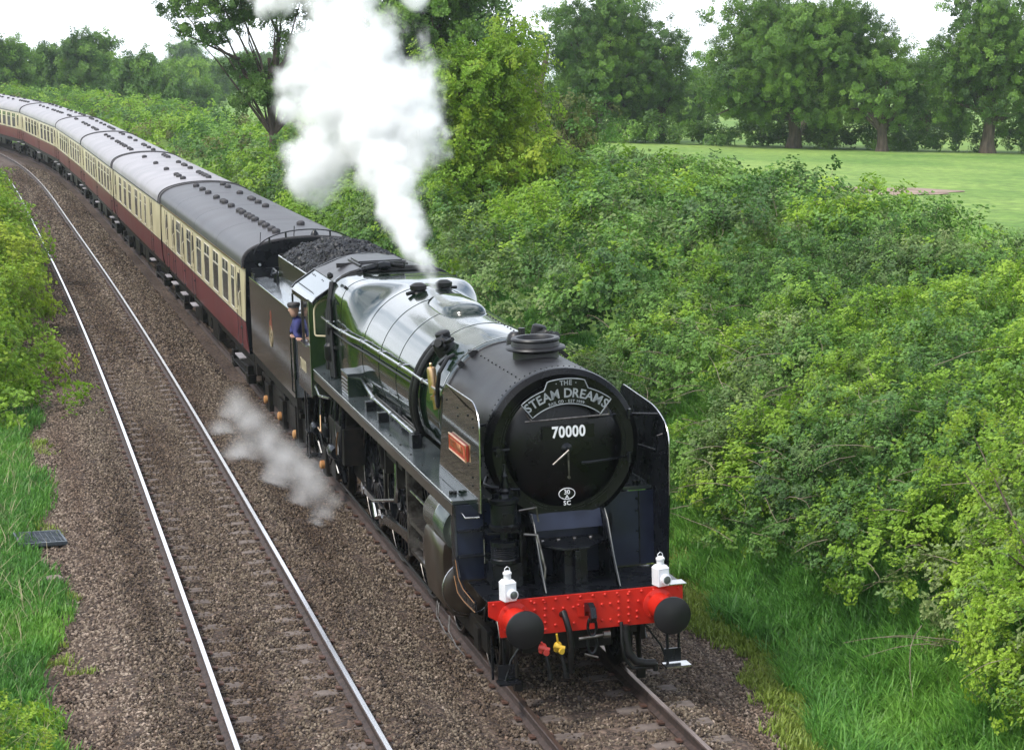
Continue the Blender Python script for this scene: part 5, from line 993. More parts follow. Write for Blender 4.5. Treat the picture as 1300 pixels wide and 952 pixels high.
def leaf(b, o, d, up, ln, w):
    """one folded leaf with a pointed tip"""
    d = d.normalized(); s = d.cross(up).normalized(); n_ = s.cross(d)
    p = [o, o + d * ln * .35 + s * w * .5 + n_ * w * .12, o + d * ln * .75 + s * w * .38 + n_ * w * .06, o + d * ln, o + d * ln * .75 - s * w * .38 + n_ * w * .06, o + d * ln * .35 - s * w * .5 + n_ * w * .12, o + d * ln * .5 - n_ * w * .03]
    b.add(p, [(0, 1, 2, 6), (6, 2, 3), (0, 6, 4, 5), (6, 3, 4)])
def sprig(seed, mat_leaf, n_leaf=26, L_=.5, lf=.075, stem=True, trif=True, droop=.5, flower=0):
    r = random.Random(seed); b = B(); pts = []; p = Vector((0, 0, 0)); d = Vector((r.uniform(-.25, .25), r.uniform(-.25, .25), 1)).normalized()
    for i in range(8):
        pts.append(p.copy()); p = p + d * (L_ / 7); d = (d + Vector((.16 * droop, 0, -.16 * droop)) + Vector((r.uniform(-.06, .06), r.uniform(-.06, .06), 0))).normalized()
    if stem: b.m(1).tube(pts, [.006 * L_ / .5 * (1 - i / 9) for i in range(8)], 3)
    for i in range(n_leaf):
        t = r.uniform(.1, 1) * 6.99; k = int(t); q = pts[k].lerp(pts[min(k + 1, 7)], t - k)
        a = r.uniform(0, 2 * PI); dd = Vector((math.cos(a), math.sin(a), r.uniform(-.2, .7))).normalized(); q2 = q + dd * r.uniform(.05, .34) * L_
        for j in range(3 if trif else 1):
            a2 = (j - 1) * .95; d3 = (Matrix.Rotation(a2, 3, 'Z') @ dd + Vector((0, 0, r.uniform(-.35, .2)))).normalized()
            b.m(0); leaf(b, q2, d3, Vector((r.uniform(-.4, .4), r.uniform(-.4, .4), 1)), lf * r.uniform(.7, 1.2), lf * .72)
    for i in range(flower):
        a = r.uniform(0, 2 * PI); q = pts[r.randint(3, 7)] + Vector((math.cos(a), math.sin(a), r.uniform(.2, 1))) * L_ * .25
        b.m(2); b.add([q + Vector((r.uniform(-1, 1), r.uniform(-1, 1), r.uniform(-.6, .6))) * .035 for _ in range(4)], [(0, 1, 2), (0, 2, 3)])
    return source("sprig", b, [mat_leaf, M['twig'], FLW])
SP = {}
for nm, mt in (('bramble', LG), ('dull', LGREY), ('bright', LBR), ('fresh', LYEL), ('olive', LOL)): SP[nm] = [sprig(100 + i, mt) for i in range(3)]
SP['haw'] = [sprig(130 + i, LG, 16, flower=60) for i in range(2)]
SP['grey_flower'] = [sprig(140 + i, LGREY, 22) for i in range(2)]
for nm, mt in (('oak', LOAK), ('tree', LOAK2), ('treeb', LBR), ('treeo', LOL)): SP[nm] = [sprig(160 + i, mt, 62, 1.0, .125, trif=True, droop=.3) for i in range(4)]

def dirs_rot(D):
    """euler rotations that turn +Z to the given directions, with random spin"""
    D = D / np.linalg.norm(D, axis=1, keepdims=True); th = np.arccos(np.clip(D[:, 2], -1, 1)); ph = np.arctan2(D[:, 1], D[:, 0])
    out = np.zeros_like(D)
    for i in range(len(D)):
        m_ = Matrix.Rotation(ph[i], 3, 'Z') @ Matrix.Rotation(th[i], 3, 'Y') @ Matrix.Rotation(rng.uniform(0, 2 * PI), 3, 'Z'); out[i] = m_.to_euler()
    return out
def mounds(name, C, RAD, n_per_m2, kinds, scale, ground=None, cut=-.15, jitter=.18, cull=True, up=.5):
    """clumps of sprigs on the shells of many overlapping mounds: C centres, RAD (rx,ry,rz)"""
    C = np.asarray(C, float); RAD = np.asarray(RAD, float); P = []; D = []; KI = []
    for i in range(len(C)):
        area = 2.6 * PI * (RAD[i, 0] * RAD[i, 1] * RAD[i, 2]) ** (2 / 3); k = max(4, int(area * n_per_m2))
        v = rng.normal(0, 1, (k, 3)); v /= np.linalg.norm(v, axis=1, keepdims=True); v = v[v[:, 2] > cut]
        rr = 1 + rng.normal(0, jitter, (len(v), 1)) * .6 - .12; P.append(C[i] + v * RAD[i] * rr); D.append(v + np.array([0, 0, up])); KI.append(np.full(len(v), i))
    P = np.concatenate(P); D = np.concatenate(D); KI = np.concatenate(KI)
    if cull:   # drop sprigs buried deep in a neighbouring mound
        keep = np.ones(len(P), bool)
        for i in range(len(C)):
            near = np.abs(P[:, 0] - C[i, 0]) < RAD[i, 0]
            q = ((P[near] - C[i]) / RAD[i]); idx = np.where(near)[0]; keep[idx[(q ** 2).sum(1) < .50]] = False
        P = P[keep]; D = D[keep]; KI = KI[keep]
    D = D + rng.normal(0, .35, D.shape); n_ = len(P); src = []; wts = []
    for kd in kinds: src += SP[kd]; wts += [len(src)]
    # each mound keeps to one kind of plant
    starts = np.array([0] + wts[:-1]); cnt = np.array([len(SP[kd]) for kd in kinds]); mk = kinds_pick(C, len(kinds)); kk = mk[KI]
    stray = rng.random(n_) < .12; kk[stray] = rng.integers(0, len(kinds), stray.sum())
    IDX = starts[kk] + rng.integers(0, 100, n_) % cnt[kk]
    return scatter(name, P, dirs_rot(D), scale * rng.uniform(.55, 1.4, n_), IDX, src)
def kinds_pick(C, k):
    v = np.sin(C[:, 0] * .8 + 1.3 * np.sin(C[:, 1] * .31)) + .8 * np.sin(C[:, 1] * .55 + 2) + rng.normal(0, .7, len(C))
    r = (v - v.min()) / (np.ptp(v) + 1e-6); return np.clip((r * k).astype(int), 0, k - 1)

# bramble bank on the right of the train
C = []; R_ = []
def bank(s0, s1, n_, o0, o1, h0, h1, rmin, rmax, adder=None):
    for _ in range(n_):
        s = rng.uniform(s0, s1); o = rng.uniform(o0, o1); r = rng.uniform(rmin, rmax); hh = np.interp(o, [o0, o1], [h0, h1]) * rng.uniform(.75, 1.2)
        p = P_at(s, o, 0, False); z = gz(np.array([s]), np.array([o]))[0]; C.append((p[0], p[1], z + hh * .35)); R_.append((r, r, hh * .65 + .15))
bank(-9, 20, 230, 4.7, 13, 1.0, 1.2, .45, 1.1); bank(-9, 20, 60, 6.0, 14.5, 1.4, 1.5, .8, 1.4); bank(-6, 10, 60, 4.3, 6.0, .9, 1.3, .4, .8)
near_b = mounds("bramble_thicket", C, R_, 37, ['bramble', 'bright', 'bramble', 'dull', 'bright', 'bramble', 'bright', 'bramble'], .52)
tag(near_b, "tangled bank of brambles and young leaves beside the engine", "brambles", None, 'stuff')
C = []; R_ = []
bank(20, 46, 120, 5.2, 15.5, 1.6, 1.6, .9, 1.8)
tag(mounds("hedge_bushes", C, R_, 9, ['bramble', 'dull', 'bramble', 'bright', 'grey_flower', 'bramble', 'bright'], 1.0), "scrubby bushes on the bank level with the coal tender", "bushes", None, 'stuff')
C = []; R_ = []
bank(46, 76, 140, 4.8, 13, 1.3, 1.2, .8, 1.6)
tag(mounds("green_bushes", C, R_, 5.5, ['bramble', 'bright', 'dull', 'bright'], 1.4), "bright green bushes on the bank behind the dark roofed coach", "bushes", None, 'stuff')
C = []; R_ = []
bank(74, 170, 280, 4.8, 13, .7, .45, .9, 1.7)
tag(mounds("far_bushes", C, R_, 3.6, ['bright', 'bramble', 'bright', 'olive'], 1.6), "far bank of light green scrub where the train curves away", "bushes", None, 'stuff')
# bushes on the left of the tracks
C = []; R_ = []
for s in np.arange(21, 72, .8):
    for _ in range(2):
        o = rng.uniform(-9.0, -6.2 + .3 * math.sin(s)); p = P_at(s, o, 0, False); z = gz(np.array([s]), np.array([o]))[0]; hh = rng.uniform(1.3, 2.5) * np.interp(s, [21, 30, 45], [.35, .75, 1.25]); C.append((p[0], p[1], z + hh * .4)); R_.append((rng.uniform(.7, 1.25), 1.2, hh * .6))
tag(mounds("lineside_bushes", C, R_, 11, ['bright', 'fresh', 'bright'], 1.05), "bright yellow green bushes beside the empty track", "bushes", None, 'stuff')
C = []; R_ = []
for s, o, h in ((-2.2, -6.6, .7), (-1.0, -6.5, .55), (-.2, -6.9, .8), (-3.0, -6.2, .5), (-1.8, -7.2, .9), (1.0, -7.3, .7), (.3, -6.6, .35)):
    p = P_at(s, o, 0, False); C.append((p[0], p[1], gz(np.array([s]), np.array([o]))[0] + h * .3)); R_.append((.5, .55, h * .6))
tag(mounds("nettle_clump", C, R_, 26, ['fresh', 'bright'], .42, cull=False), "yellow green leafy weeds at the ballast edge beside the drain", "weeds", None, 'stuff')
# fresh green branch tips reaching in from the right
C = [(4.5, -1.3, 1.9), (4.6, -.9, 1.5), (4.75, .3, 2.5), (5.0, .6, 2.9), (4.2, -2.1, 1.4), (4.5, -1.9, 2.1), (4.1, -2.7, .95)]; R_ = [(.32, .32, .22)] * 7
def hawthorn_young(): 
    t = empty("sapling", Matrix.Identity(4), "young sapling with yellow green leaves in front of the brambles", "sapling")
    o = mounds("foliage", C, R_, 34, ['fresh', 'bright'], .42, cull=False); o.parent = t; tag(o, kind='stuff')
    b = B()
    for c in C: b.tube([(5.3, -1.4, .4), (5.2, -1.2, 1.2), ((5.2 + c[0]) / 2, (-1 + c[1]) / 2, (1.4 + c[2]) / 2), c], [.03, .024, .014, .005], 6)
    part(b, "stem", 'bark', t)
hawthorn_young()
# bare twigs and canes tangled in the bank
b = B(); rt = random.Random(77)
for _ in range(240):
    s = rt.uniform(-6, 18); o = rt.uniform(3.9, 7.0); p = P_at(s, o, 0, False); z = float(gz(np.array([s]), np.array([o]))[0]) + rt.uniform(.25, 1.5); a = rt.uniform(0, 2 * PI); l_ = rt.uniform(.4, 1.5); q = [Vector((p[0] - .25, p[1], z + .2))]
    d = Vector((math.cos(a), math.sin(a), rt.uniform(-.3, .5))).normalized()
    for i in range(5): q.append(q[-1] + d * l_ / 5); d = (d + Vector((rt.uniform(-.15, .15), rt.uniform(-.15, .15), rt.uniform(-.22, .05)))).normalized()
    b.tube(q, [.006, .005, .005, .004, .003, .002], 4)
tag(b.obj("dead_canes", M['twig']), "bare brown canes sticking out of the brambles", "twigs", None, 'stuff')

# grass
def tuft(seed, mat_, n_=16, h=.34, spread=.11, lean=.5, w=.009):
    r = random.Random(seed); b = B()
    for i in range(n_):
        a = r.uniform(0, 2 * PI); o = Vector((r.uniform(-spread, spread), r.uniform(-spread, spread), 0)); d = Vector((math.cos(a), math.sin(a), 0)); hh = h * r.uniform(.6, 1.2); ln = lean * r.uniform(.3, 1.2); s = Vector((-d.y, d.x, 0)) * w
        p = [o + d * (ln * hh * t ** 2) + Vector((0, 0, hh * (t - .35 * ln * t ** 2))) for t in (0, .4, .75, 1)]
        b.add([p[0] - s, p[0] + s, p[1] + s, p[1] - s, p[2] + s * .7, p[2] - s * .7, p[3]], [(0, 1, 2, 3), (3, 2, 4, 5), (5, 4, 6)])
    return source("tuft", b, mat_)
TG = [tuft(i, GRS, 18, .42, .10, .7) for i in range(3)]; TS = [tuft(10 + i, GRSY, 18, .14, .10, .6, .008) for i in range(2)]; TF = [tuft(20 + i, GRS, 14, .22, .12, .5) for i in range(2)]; TSTR = [tuft(30, M['straw'], 5, .50, .08, 1.0, .0026)]
def lawn(name, s0, s1, o0, o1, dens, src, sc, label, prob=None, wsel=None):
    n_ = int((s1 - s0) * (o1 - o0) * dens); s = rng.uniform(s0, s1, n_); o = rng.uniform(o0, o1, n_)
    if prob is not None: k_ = rng.random(n_) < prob(s, o); s = s[k_]; o = o[k_]
    P = P_at(s, o, 0, False); P[:, 2] = np.maximum(gz(s, o), zt(s) + np.where((o > -6.9) & (o < 4.6), bed_z(o), -9)) - .01; n_ = len(s)
    rot = np.stack([rng.normal(0, .12, n_), rng.normal(0, .12, n_), rng.uniform(0, 6.3, n_)], -1)
    return tag(scatter(name, P, rot, sc * rng.uniform(.6, 1.35, n_), rng.integers(0, len(src), n_) if wsel is None else wsel(s, o), src), label, "grass", None, 'stuff')
edge_r = lambda s: 2.40 + .95 * smooth(-1.5, 6, s) + .16 * np.sin(s * .9) + .12 * np.sin(s * 2.3 + 1)
lawn("verge_grass", -7, 32, 2.3, 6.4, 85, TG, .95, "long lush grass along the foot of the bramble bank", lambda s, o: smooth(0, .35, o - edge_r(s) - .08))
lawn("moss_fringe", -7, 26, 1.9, 4.4, 170, TS, 1.0, "short yellow green grass creeping onto the right edge of the ballast", lambda s, o: np.clip(1 - np.abs(o - edge_r(s) - .15) / .6, 0, 1) ** 1.2)
lawn("left_verge_grass", -4, 45, -8.6, -5.6, 135, TF + TSTR, 1.0, "bright green grass strip beside the empty track", lambda s, o: smooth(0, .3, -5.85 - .22 * np.sin(s * .8) - o), lambda s, o: np.where(rng.random(len(s)) < .05, len(TF), rng.integers(0, len(TF), len(s))))
lawn("left_moss_patches", -3, 20, -6.6, -5.1, 60, TS, .8, "thin mossy patches on the left edge of the ballast", lambda s, o: .55 * (np.sin(s * 1.7 + 3 * np.sin(o * 2)) > .45) * smooth(0, .8, -5.3 - o))

# ---- trees
def tree(name, base, height, blobs, kind, label, dens, scale, trunk_r=.4, lean=(0, 0), group=None, forks=None, cat="tree", core=True):
    if scale >= .9 and 100 < base[1] < 135: dens, scale = dens * 2.3, scale * .66
    """blobs: (dx, dy, z, rx, ry, rz) relative to the base"""
    s0_, o0_ = so([base[0]], [base[1]]); zg = float(gz(s0_, o0_)[0]); up = base[2] - zg; base = (base[0], base[1], zg); height += up * .9; blobs = [(q[0], q[1], q[2] + up, *q[3:]) for q in blobs]
    forks = [tuple(tuple((c[0], c[1], c[2] + up)) for c in f[:3]) + (f[3],) for f in (forks or [])]
    t = empty(name, Matrix.Translation(base), label, cat, group); b = B(); r = random.Random(int(base[0] * 31 + base[1] * 7) & 0xffff)
    top = height * .55; tk = [Vector((lean[0] * k / 5 + r.uniform(-.12, .12) * trunk_r * 2, lean[1] * k / 5, top * k / 5 - .4)) for k in range(6)]
    b.tube(tk, [trunk_r * (1.45 if k == 0 else 1 - .11 * k) for k in range(6)], 10)
    for bl in blobs:
        c = Vector(bl[:3]); st = tk[min(4, max(2, int(c.z / height * 4.5)))]
        for q in range(2):
            e = c + Vector((r.uniform(-.5, .5) * bl[3], r.uniform(-.5, .5) * bl[4], r.uniform(-.3, .5) * bl[5])); m1 = st.lerp(e, .35) + Vector((0, 0, .05 * height * r.uniform(-.3, 1))); m2 = st.lerp(e, .7) + Vector((r.uniform(-.3, .3), r.uniform(-.3, .3), r.uniform(0, .6)))
            b.tube([st, m1, m2, e], [trunk_r * .42, trunk_r * .28, trunk_r * .16, trunk_r * .05], 7)
    for (p0, p1, p2, rr) in (forks or []): b.tube([Vector(p0), Vector(p0).lerp(Vector(p1), .5) + Vector((0, 0, .2)), Vector(p1), Vector(p2)], [rr, rr * .8, rr * .55, rr * .15], 8)
    part(b, "trunk", 'bark', t)
    # break each blob into leafy clumps so that the outline is ragged and sky shows between
    C = []; R = []
    for bl in blobs:
        n_ = max(5, int(5.5 * (bl[3] * bl[4] * bl[5]) ** (1 / 3) * 1.6))
        for _ in range(n_):
            v = rng.normal(0, 1, 3); v /= np.linalg.norm(v); v *= rng.uniform(.45, 1.0) ** .6
            k = rng.uniform(.30, .52); C.append((bl[0] + v[0] * bl[3] * .82, bl[1] + v[1] * bl[4] * .82, bl[2] + v[2] * bl[5] * .82)); R.append((bl[3] * k, bl[4] * k, bl[5] * k * .75))
    o = mounds("crown", C, R, dens, kind if isinstance(kind, list) else [kind], scale, cut=-.75, jitter=.3, cull=False, up=.3); o.parent = t; tag(o, kind='stuff')
    return t
def crown(w, h0, h1, n_, seed, depth=.8, flat=1.0):
    """n_ overlapping masses filling a rounded crown w wide between heights h0 and h1"""
    r = random.Random(seed); out = []
    for i in range(int(n_ * 1.6)):
        u = (i + r.random()) / (n_ * 1.6); zz = h0 + (h1 - h0) * (.16 + .68 * u); a = i * 2.4 + r.uniform(-.4, .4); prof_ = math.sqrt(max(.05, 1 - ((u - .42) / .72) ** 2)); rad = w * .5 * .68 * prof_ * (.55 + .45 * r.random())
        out.append((rad * math.cos(a), rad * math.sin(a) * depth, zz, w * r.uniform(.16, .23), w * r.uniform(.16, .22), (h1 - h0) * r.uniform(.13, .19)))
    out.append((0, 0, h0 + (h1 - h0) * .5, w * .30, w * .27, (h1 - h0) * .30)); return out
# field edge trees, about 145 m away
FT = "mature trees along the far edge of the field"
tree("field_oak", (38.4, 129.5, 2.4), 12, crown(12.5, .8, 11.4, 11, 1), ['tree', 'oak'], "dark broad tree with a leaning trunk behind the rounded green bush", .75, 1.0, .55, (-1.6, 0), FT)
tree("field_oak", (43.5, 131.0, 2.4), 10, crown(6, .8, 9.2, 6, 2), ['oak', 'tree'], "narrow dark tree between the leaning tree and the widest tree", .8, 1.0, .35, (0, 0), FT)
tree("field_oak", (49.2, 117.5, 2.4), 12, crown(14.8, 1.0, 11.6, 13, 3), ['tree', 'tree', 'oak'], "widest tree at the field edge with long low branches and a stout trunk", .85, 1.0, .50, (0, 0), FT, [((0, 0, 3), (-3.5, 0, 3.4), (-6.0, 0, 2.3), .22)])
tree("field_maple", (53.6, 112.0, 2.4), 8, crown(7.0, 1.0, 7.6, 6, 4), ['tree', 'oak'], "shorter tree with dense drooping leaves right of the stout trunk", .95, 1.0, .42, (-.2, 0), FT)
tree("field_oak", (60.6, 110.0, 2.4), 12, crown(9.8, .8, 12.0, 10, 5), ['oak', 'tree'], "tall dark tree at the right hand end of the field", .85, 1.0, .5, (.2, 0), FT)
tree("field_oak", (68.5, 107.0, 2.4), 12, crown(9, .9, 11, 8, 15), ['oak', 'tree'], "tree partly cut off by the right edge of the photograph", .8, 1.0, .5, (.2, 0), FT)
tree("background_tree", (63.0, 150.0, 2.3), 11, crown(5, 4, 11.6, 6, 6), ['tree'], "slender crown showing above and between the two oaks at the right", .6, 1.1, .3, (0, 0), "trees beyond the field edge")
for i, (x, y, h, w) in enumerate(((48, 165, 8, 10), (75, 150, 8, 10), (40, 175, 8, 11), (57, 172, 6, 11), (68, 168, 6, 12), (30, 165, 7, 10))):
    tree("background_tree", (x, y, 2.3), h, crown(w, .3, h, 6, 60 + i), ['tree', 'oak'], "paler tree standing beyond the field edge, glimpsed between the nearer trunks", .5, 1.2, .3, (0, 0), "trees glimpsed between the trunks")
C = []; R_ = []
for k in range(46):
    t = k / 45; x = 33 + 33 * t; y = 127.5 - 20.0 * t + rng.uniform(-1.2, 1.2)
    C.append((x, y + 1.8, 2.6)); R_.append((rng.uniform(.8, 1.6), 1.0, rng.uniform(.5, 1.3)))
tag(mounds("field_hedge", C, R_, 3.2, ['oak', 'oak', 'tree'], 1.0), "low dark hedge at the feet of the field trees", "hedge", None, 'stuff')
# green bushy tree behind the steam and darker ones behind it
tree("field_maple", (7.7, 38.6, 2.9), 7, [(0, 0, 3.9, 1.7, 1.5, 1.7), (-1.2, 0, 2.8, 1.3, 1.3, 1.5), (1.2, .2, 2.7, 1.4, 1.3, 1.5), (.3, -.3, 4.9, 1.2, 1.0, 1.0), (1.9, 0, 1.6, 1.1, 1.1, 1.1), (-.9, 0, 4.6, .9, .9, .9), (2.7, .4, 1.0, .8, .8, .8), (-.3, 0, 1.4, 1.7, 1.4, 1.2), (-.2, -.5, .7, 1.8, 1.2, .9), (.9, -.4, 1.6, 1.2, 1.1, 1.0), (-.6, -.5, 2.2, 1.2, 1.1, 1.0)], ['bright', 'fresh', 'bright'], "bright green rounded tree directly behind the steam plume", 13, .85, .12)
tree("background_tree", (13.2, 72.0, 3.6), 12, crown(7.5, 1.5, 9.8, 8, 8), ['tree', 'oak'], "tall dark tree rising above the bright rounded tree", 1.3, .95, .4)
tree("background_tree", (14.8, 54.0, 2.9), 5, crown(4.2, .3, 4.1, 6, 9), ['olive', 'bramble'], "small olive brown bushy tree beside the bright rounded tree", 6, .95, .15, cat="tree")
tree("background_tree", (15.6, 62.0, 2.7), 3, crown(4, .1, 2.8, 5, 10), ['dull', 'olive'], "low scrubby tree at the corner of the field", 4, 1.1, .12)
b = B(); b.tube([(16.3, 65, 2.8), (16.2, 65, 5.6), (16.35, 65, 7.0), (16.6, 65, 7.9), (16.7, 65, 8.4)], [.3, .22, .19, .13, .04], 8); b.tube([(16.3, 65, 6.6), (16.1, 65, 7.4), (15.9, 65, 7.9)], [.1, .06, .02], 6)
tag(b.obj("dead_trunk", M['bark']), "bare dead trunk sticking up between the trees", "dead tree")
# open crowned oak at the upper left
ob = (6.3, 77.0, 4.6)
tree("open_oak", ob, 9, [(-1.9, 0, 5.2, 2.0, 1.5, .9), (-3.6, 0, 4.3, 1.1, 1.1, .8), (-4.3, 0, 5.6, 1.2, 1.2, .8), (-.2, 0, 5.6, 1.6, 1.5, 1.0), (.9, 0, 4.2, 1.2, 1.2, .8), (-2.6, 0, 6.6, 1.9, 1.5, .7), (1.2, 0, 6.4, 1.6, 1.4, .9), (-.9, 0, 2.3, 1.3, 1.2, .75), (.3, 0, 2.0, 1.5, 1.2, .9), (-.3, 0, 1.2, 1.6, 1.2, .8), (2.3, 0, 4.9, 1.1, 1.0, .7), (2.4, 0, 2.6, 1.0, 1.0, .8)], 'oak', "open crowned oak with dark forking limbs left of the steam plume", 5.0, .55, .21, (-.2, 0), None, [((-.1, 0, 2.2), (-1.9, 0, 3.3), (-4.6, 0, 4.5), .13), ((0, 0, 2.6), (.3, 0, 4.3), (-.5, 0, 5.9), .16), ((0, 0, 2.4), (1.1, 0, 3.5), (1.9, 0, 4.9), .12)])
# white hawthorn in blossom behind the second coach
tree("hawthorn_bush", tuple(P_at(55.0, 6.4, 0, False)[:2]) + (3.2,), 3, [(0, 0, .9, 1.2, 1.1, .75), (.8, .3, 1.3, .9, .9, .6), (-.8, 0, .7, .8, .8, .5)], 'haw', "hawthorn bush covered in white blossom beside the steam", 14, .8, .08, cat="bush")
# far trees beyond the curve
far = [(-5.8, 200, 2.6, 8.4, 8), (-1, 212, 2.6, 8.2, 5.5), (2.6, 205, 2.6, 9.8, 7.0), (6.9, 190, 2.4, 7.2, 4.8), (-10.5, 190, 2.4, 7.0, 6), (10.5, 215, 3, 5.0, 8), (22, 306, 2, 7.4, 7.5), (14.5, 320, 2, 5.6, 9), (28, 330, 2, 7.2, 9), (32, 425, 2, 12.5, 12), (21, 440, 2, 7.8, 14), (43, 410, 2, 10.5, 14), (52, 420, 2, 9.5, 14), (10, 450, 2, 8, 14), (64, 400, 2, 10, 16), (3, 260, 2.2, 5, 7), (-20, 230, 2.5, 6.5, 14), (17, 235, 2.2, 3.6, 7)]
flab = ["round bushy tree far off above the tail of the train", "tallest of the distant trees left of the gap in the skyline", "broad distant tree next to the gap in the skyline", "smaller dark tree closing the distant group", "dense distant tree at the left edge", "low distant bush at the foot of the far trees",
        "single bright rounded tree in the hazy distance", "hazy tree behind the single bright one", "blue green hazy tree near the horizon", "pale hazy tree with the highest crown on the horizon", "faint low tree on the horizon", "hazy horizon tree left of the open oak", "faint tree under the open oak", "faint tree beyond the skyline gap", "hazy tree seen beneath the oak limbs", "mid distance tree behind the tail of the train", "distant tree above the end of the coaches", "low far bush before the horizon"]
for i, (x, y, z, h, w) in enumerate(far):
    tree("distant_tree", (x, y, z), h, crown(w, .2, h, 6, 30 + i), ['treeb'] if i == 6 else ['oak', 'tree'], flab[i], .9 if y < 250 else .45, 1.15 if y < 250 else 1.5, .3, (0, 0), "distant trees beyond the curve")

# ---- small things beside the line
t = empty("drain_cover", Matrix.Translation(tuple(P_at(9.9, -6.0, 0, False)[:2]) + (-.06,)) @ Matrix.Rotation(.12, 4, 'Z'), "blue grey steel drain grating in the grass by the ballast", "drain cover")
b = B(); b.bb(-.36, -.33, -.42, .42, 0, .05); b.bb(.33, .36, -.42, .42, 0, .05); b.bb(-.33, .33, -.42, -.39, 0, .05); b.bb(-.33, .33, .39, .42, 0, .05); b.bb(-.33, .33, -.39, .39, -.02, -.005); part(b, "frame", 'drain', t)
for k in range(9): b = B(); b.bb(-.33, .33, -.36 + .09 * k - .012, -.36 + .09 * k + .012, .005, .045); part(b, "bar", 'drain', t)
b = B()
for k in range(8): b.bb(-.29 + .083 * k - .006, -.29 + .083 * k + .006, -.39, .39, .01, .04)
tag(part(b, "cross_bars", 'drain', t), kind='stuff')
b = B(); b.box((0, 0, 0), (.42, .22, .12), ('Z', .3)); o = b.obj("stone_block", M['stone'], None, 35, .015); p = P_at(7.2, -5.95, 0, False); o.location = (p[0], p[1], -.06); tag(o, "small brown stone block lying at the left edge of the ballast", "stone")
# hedge and trees in the field on the left, behind the photographer's side; they are mirrored in the boiler
C = []; R_ = []
for s in np.arange(-34, 60, 1.6):
    p = P_at(s, -15 + rng.uniform(-.6, .6), 0, False); C.append((p[0], p[1], 2.2)); R_.append((1.4, 1.5, rng.uniform(1.0, 1.7)))
tag(mounds("left_hedge", C, R_, 2.6, ['bramble', 'bright', 'dull'], 1.7), "hedge running along the field on the side of the empty track", "hedge", None, 'stuff')
for i, (x, y, h) in enumerate(((-44, -8, 11), (-52, 12, 12), (-40, 30, 10), (-60, 40, 13))):
    tree("field_oak", (x, y, 1.4), h, crown(9, 1.5, h, 7, 80 + i), ['oak', 'tree'], ("tree in the left field opposite the engine", "tree in the left field opposite the cab", "tree in the left field opposite the coaches", "tree in the left field farther back")[i], .5, 1.3, .4, (0, 0), "trees in the field on the left")

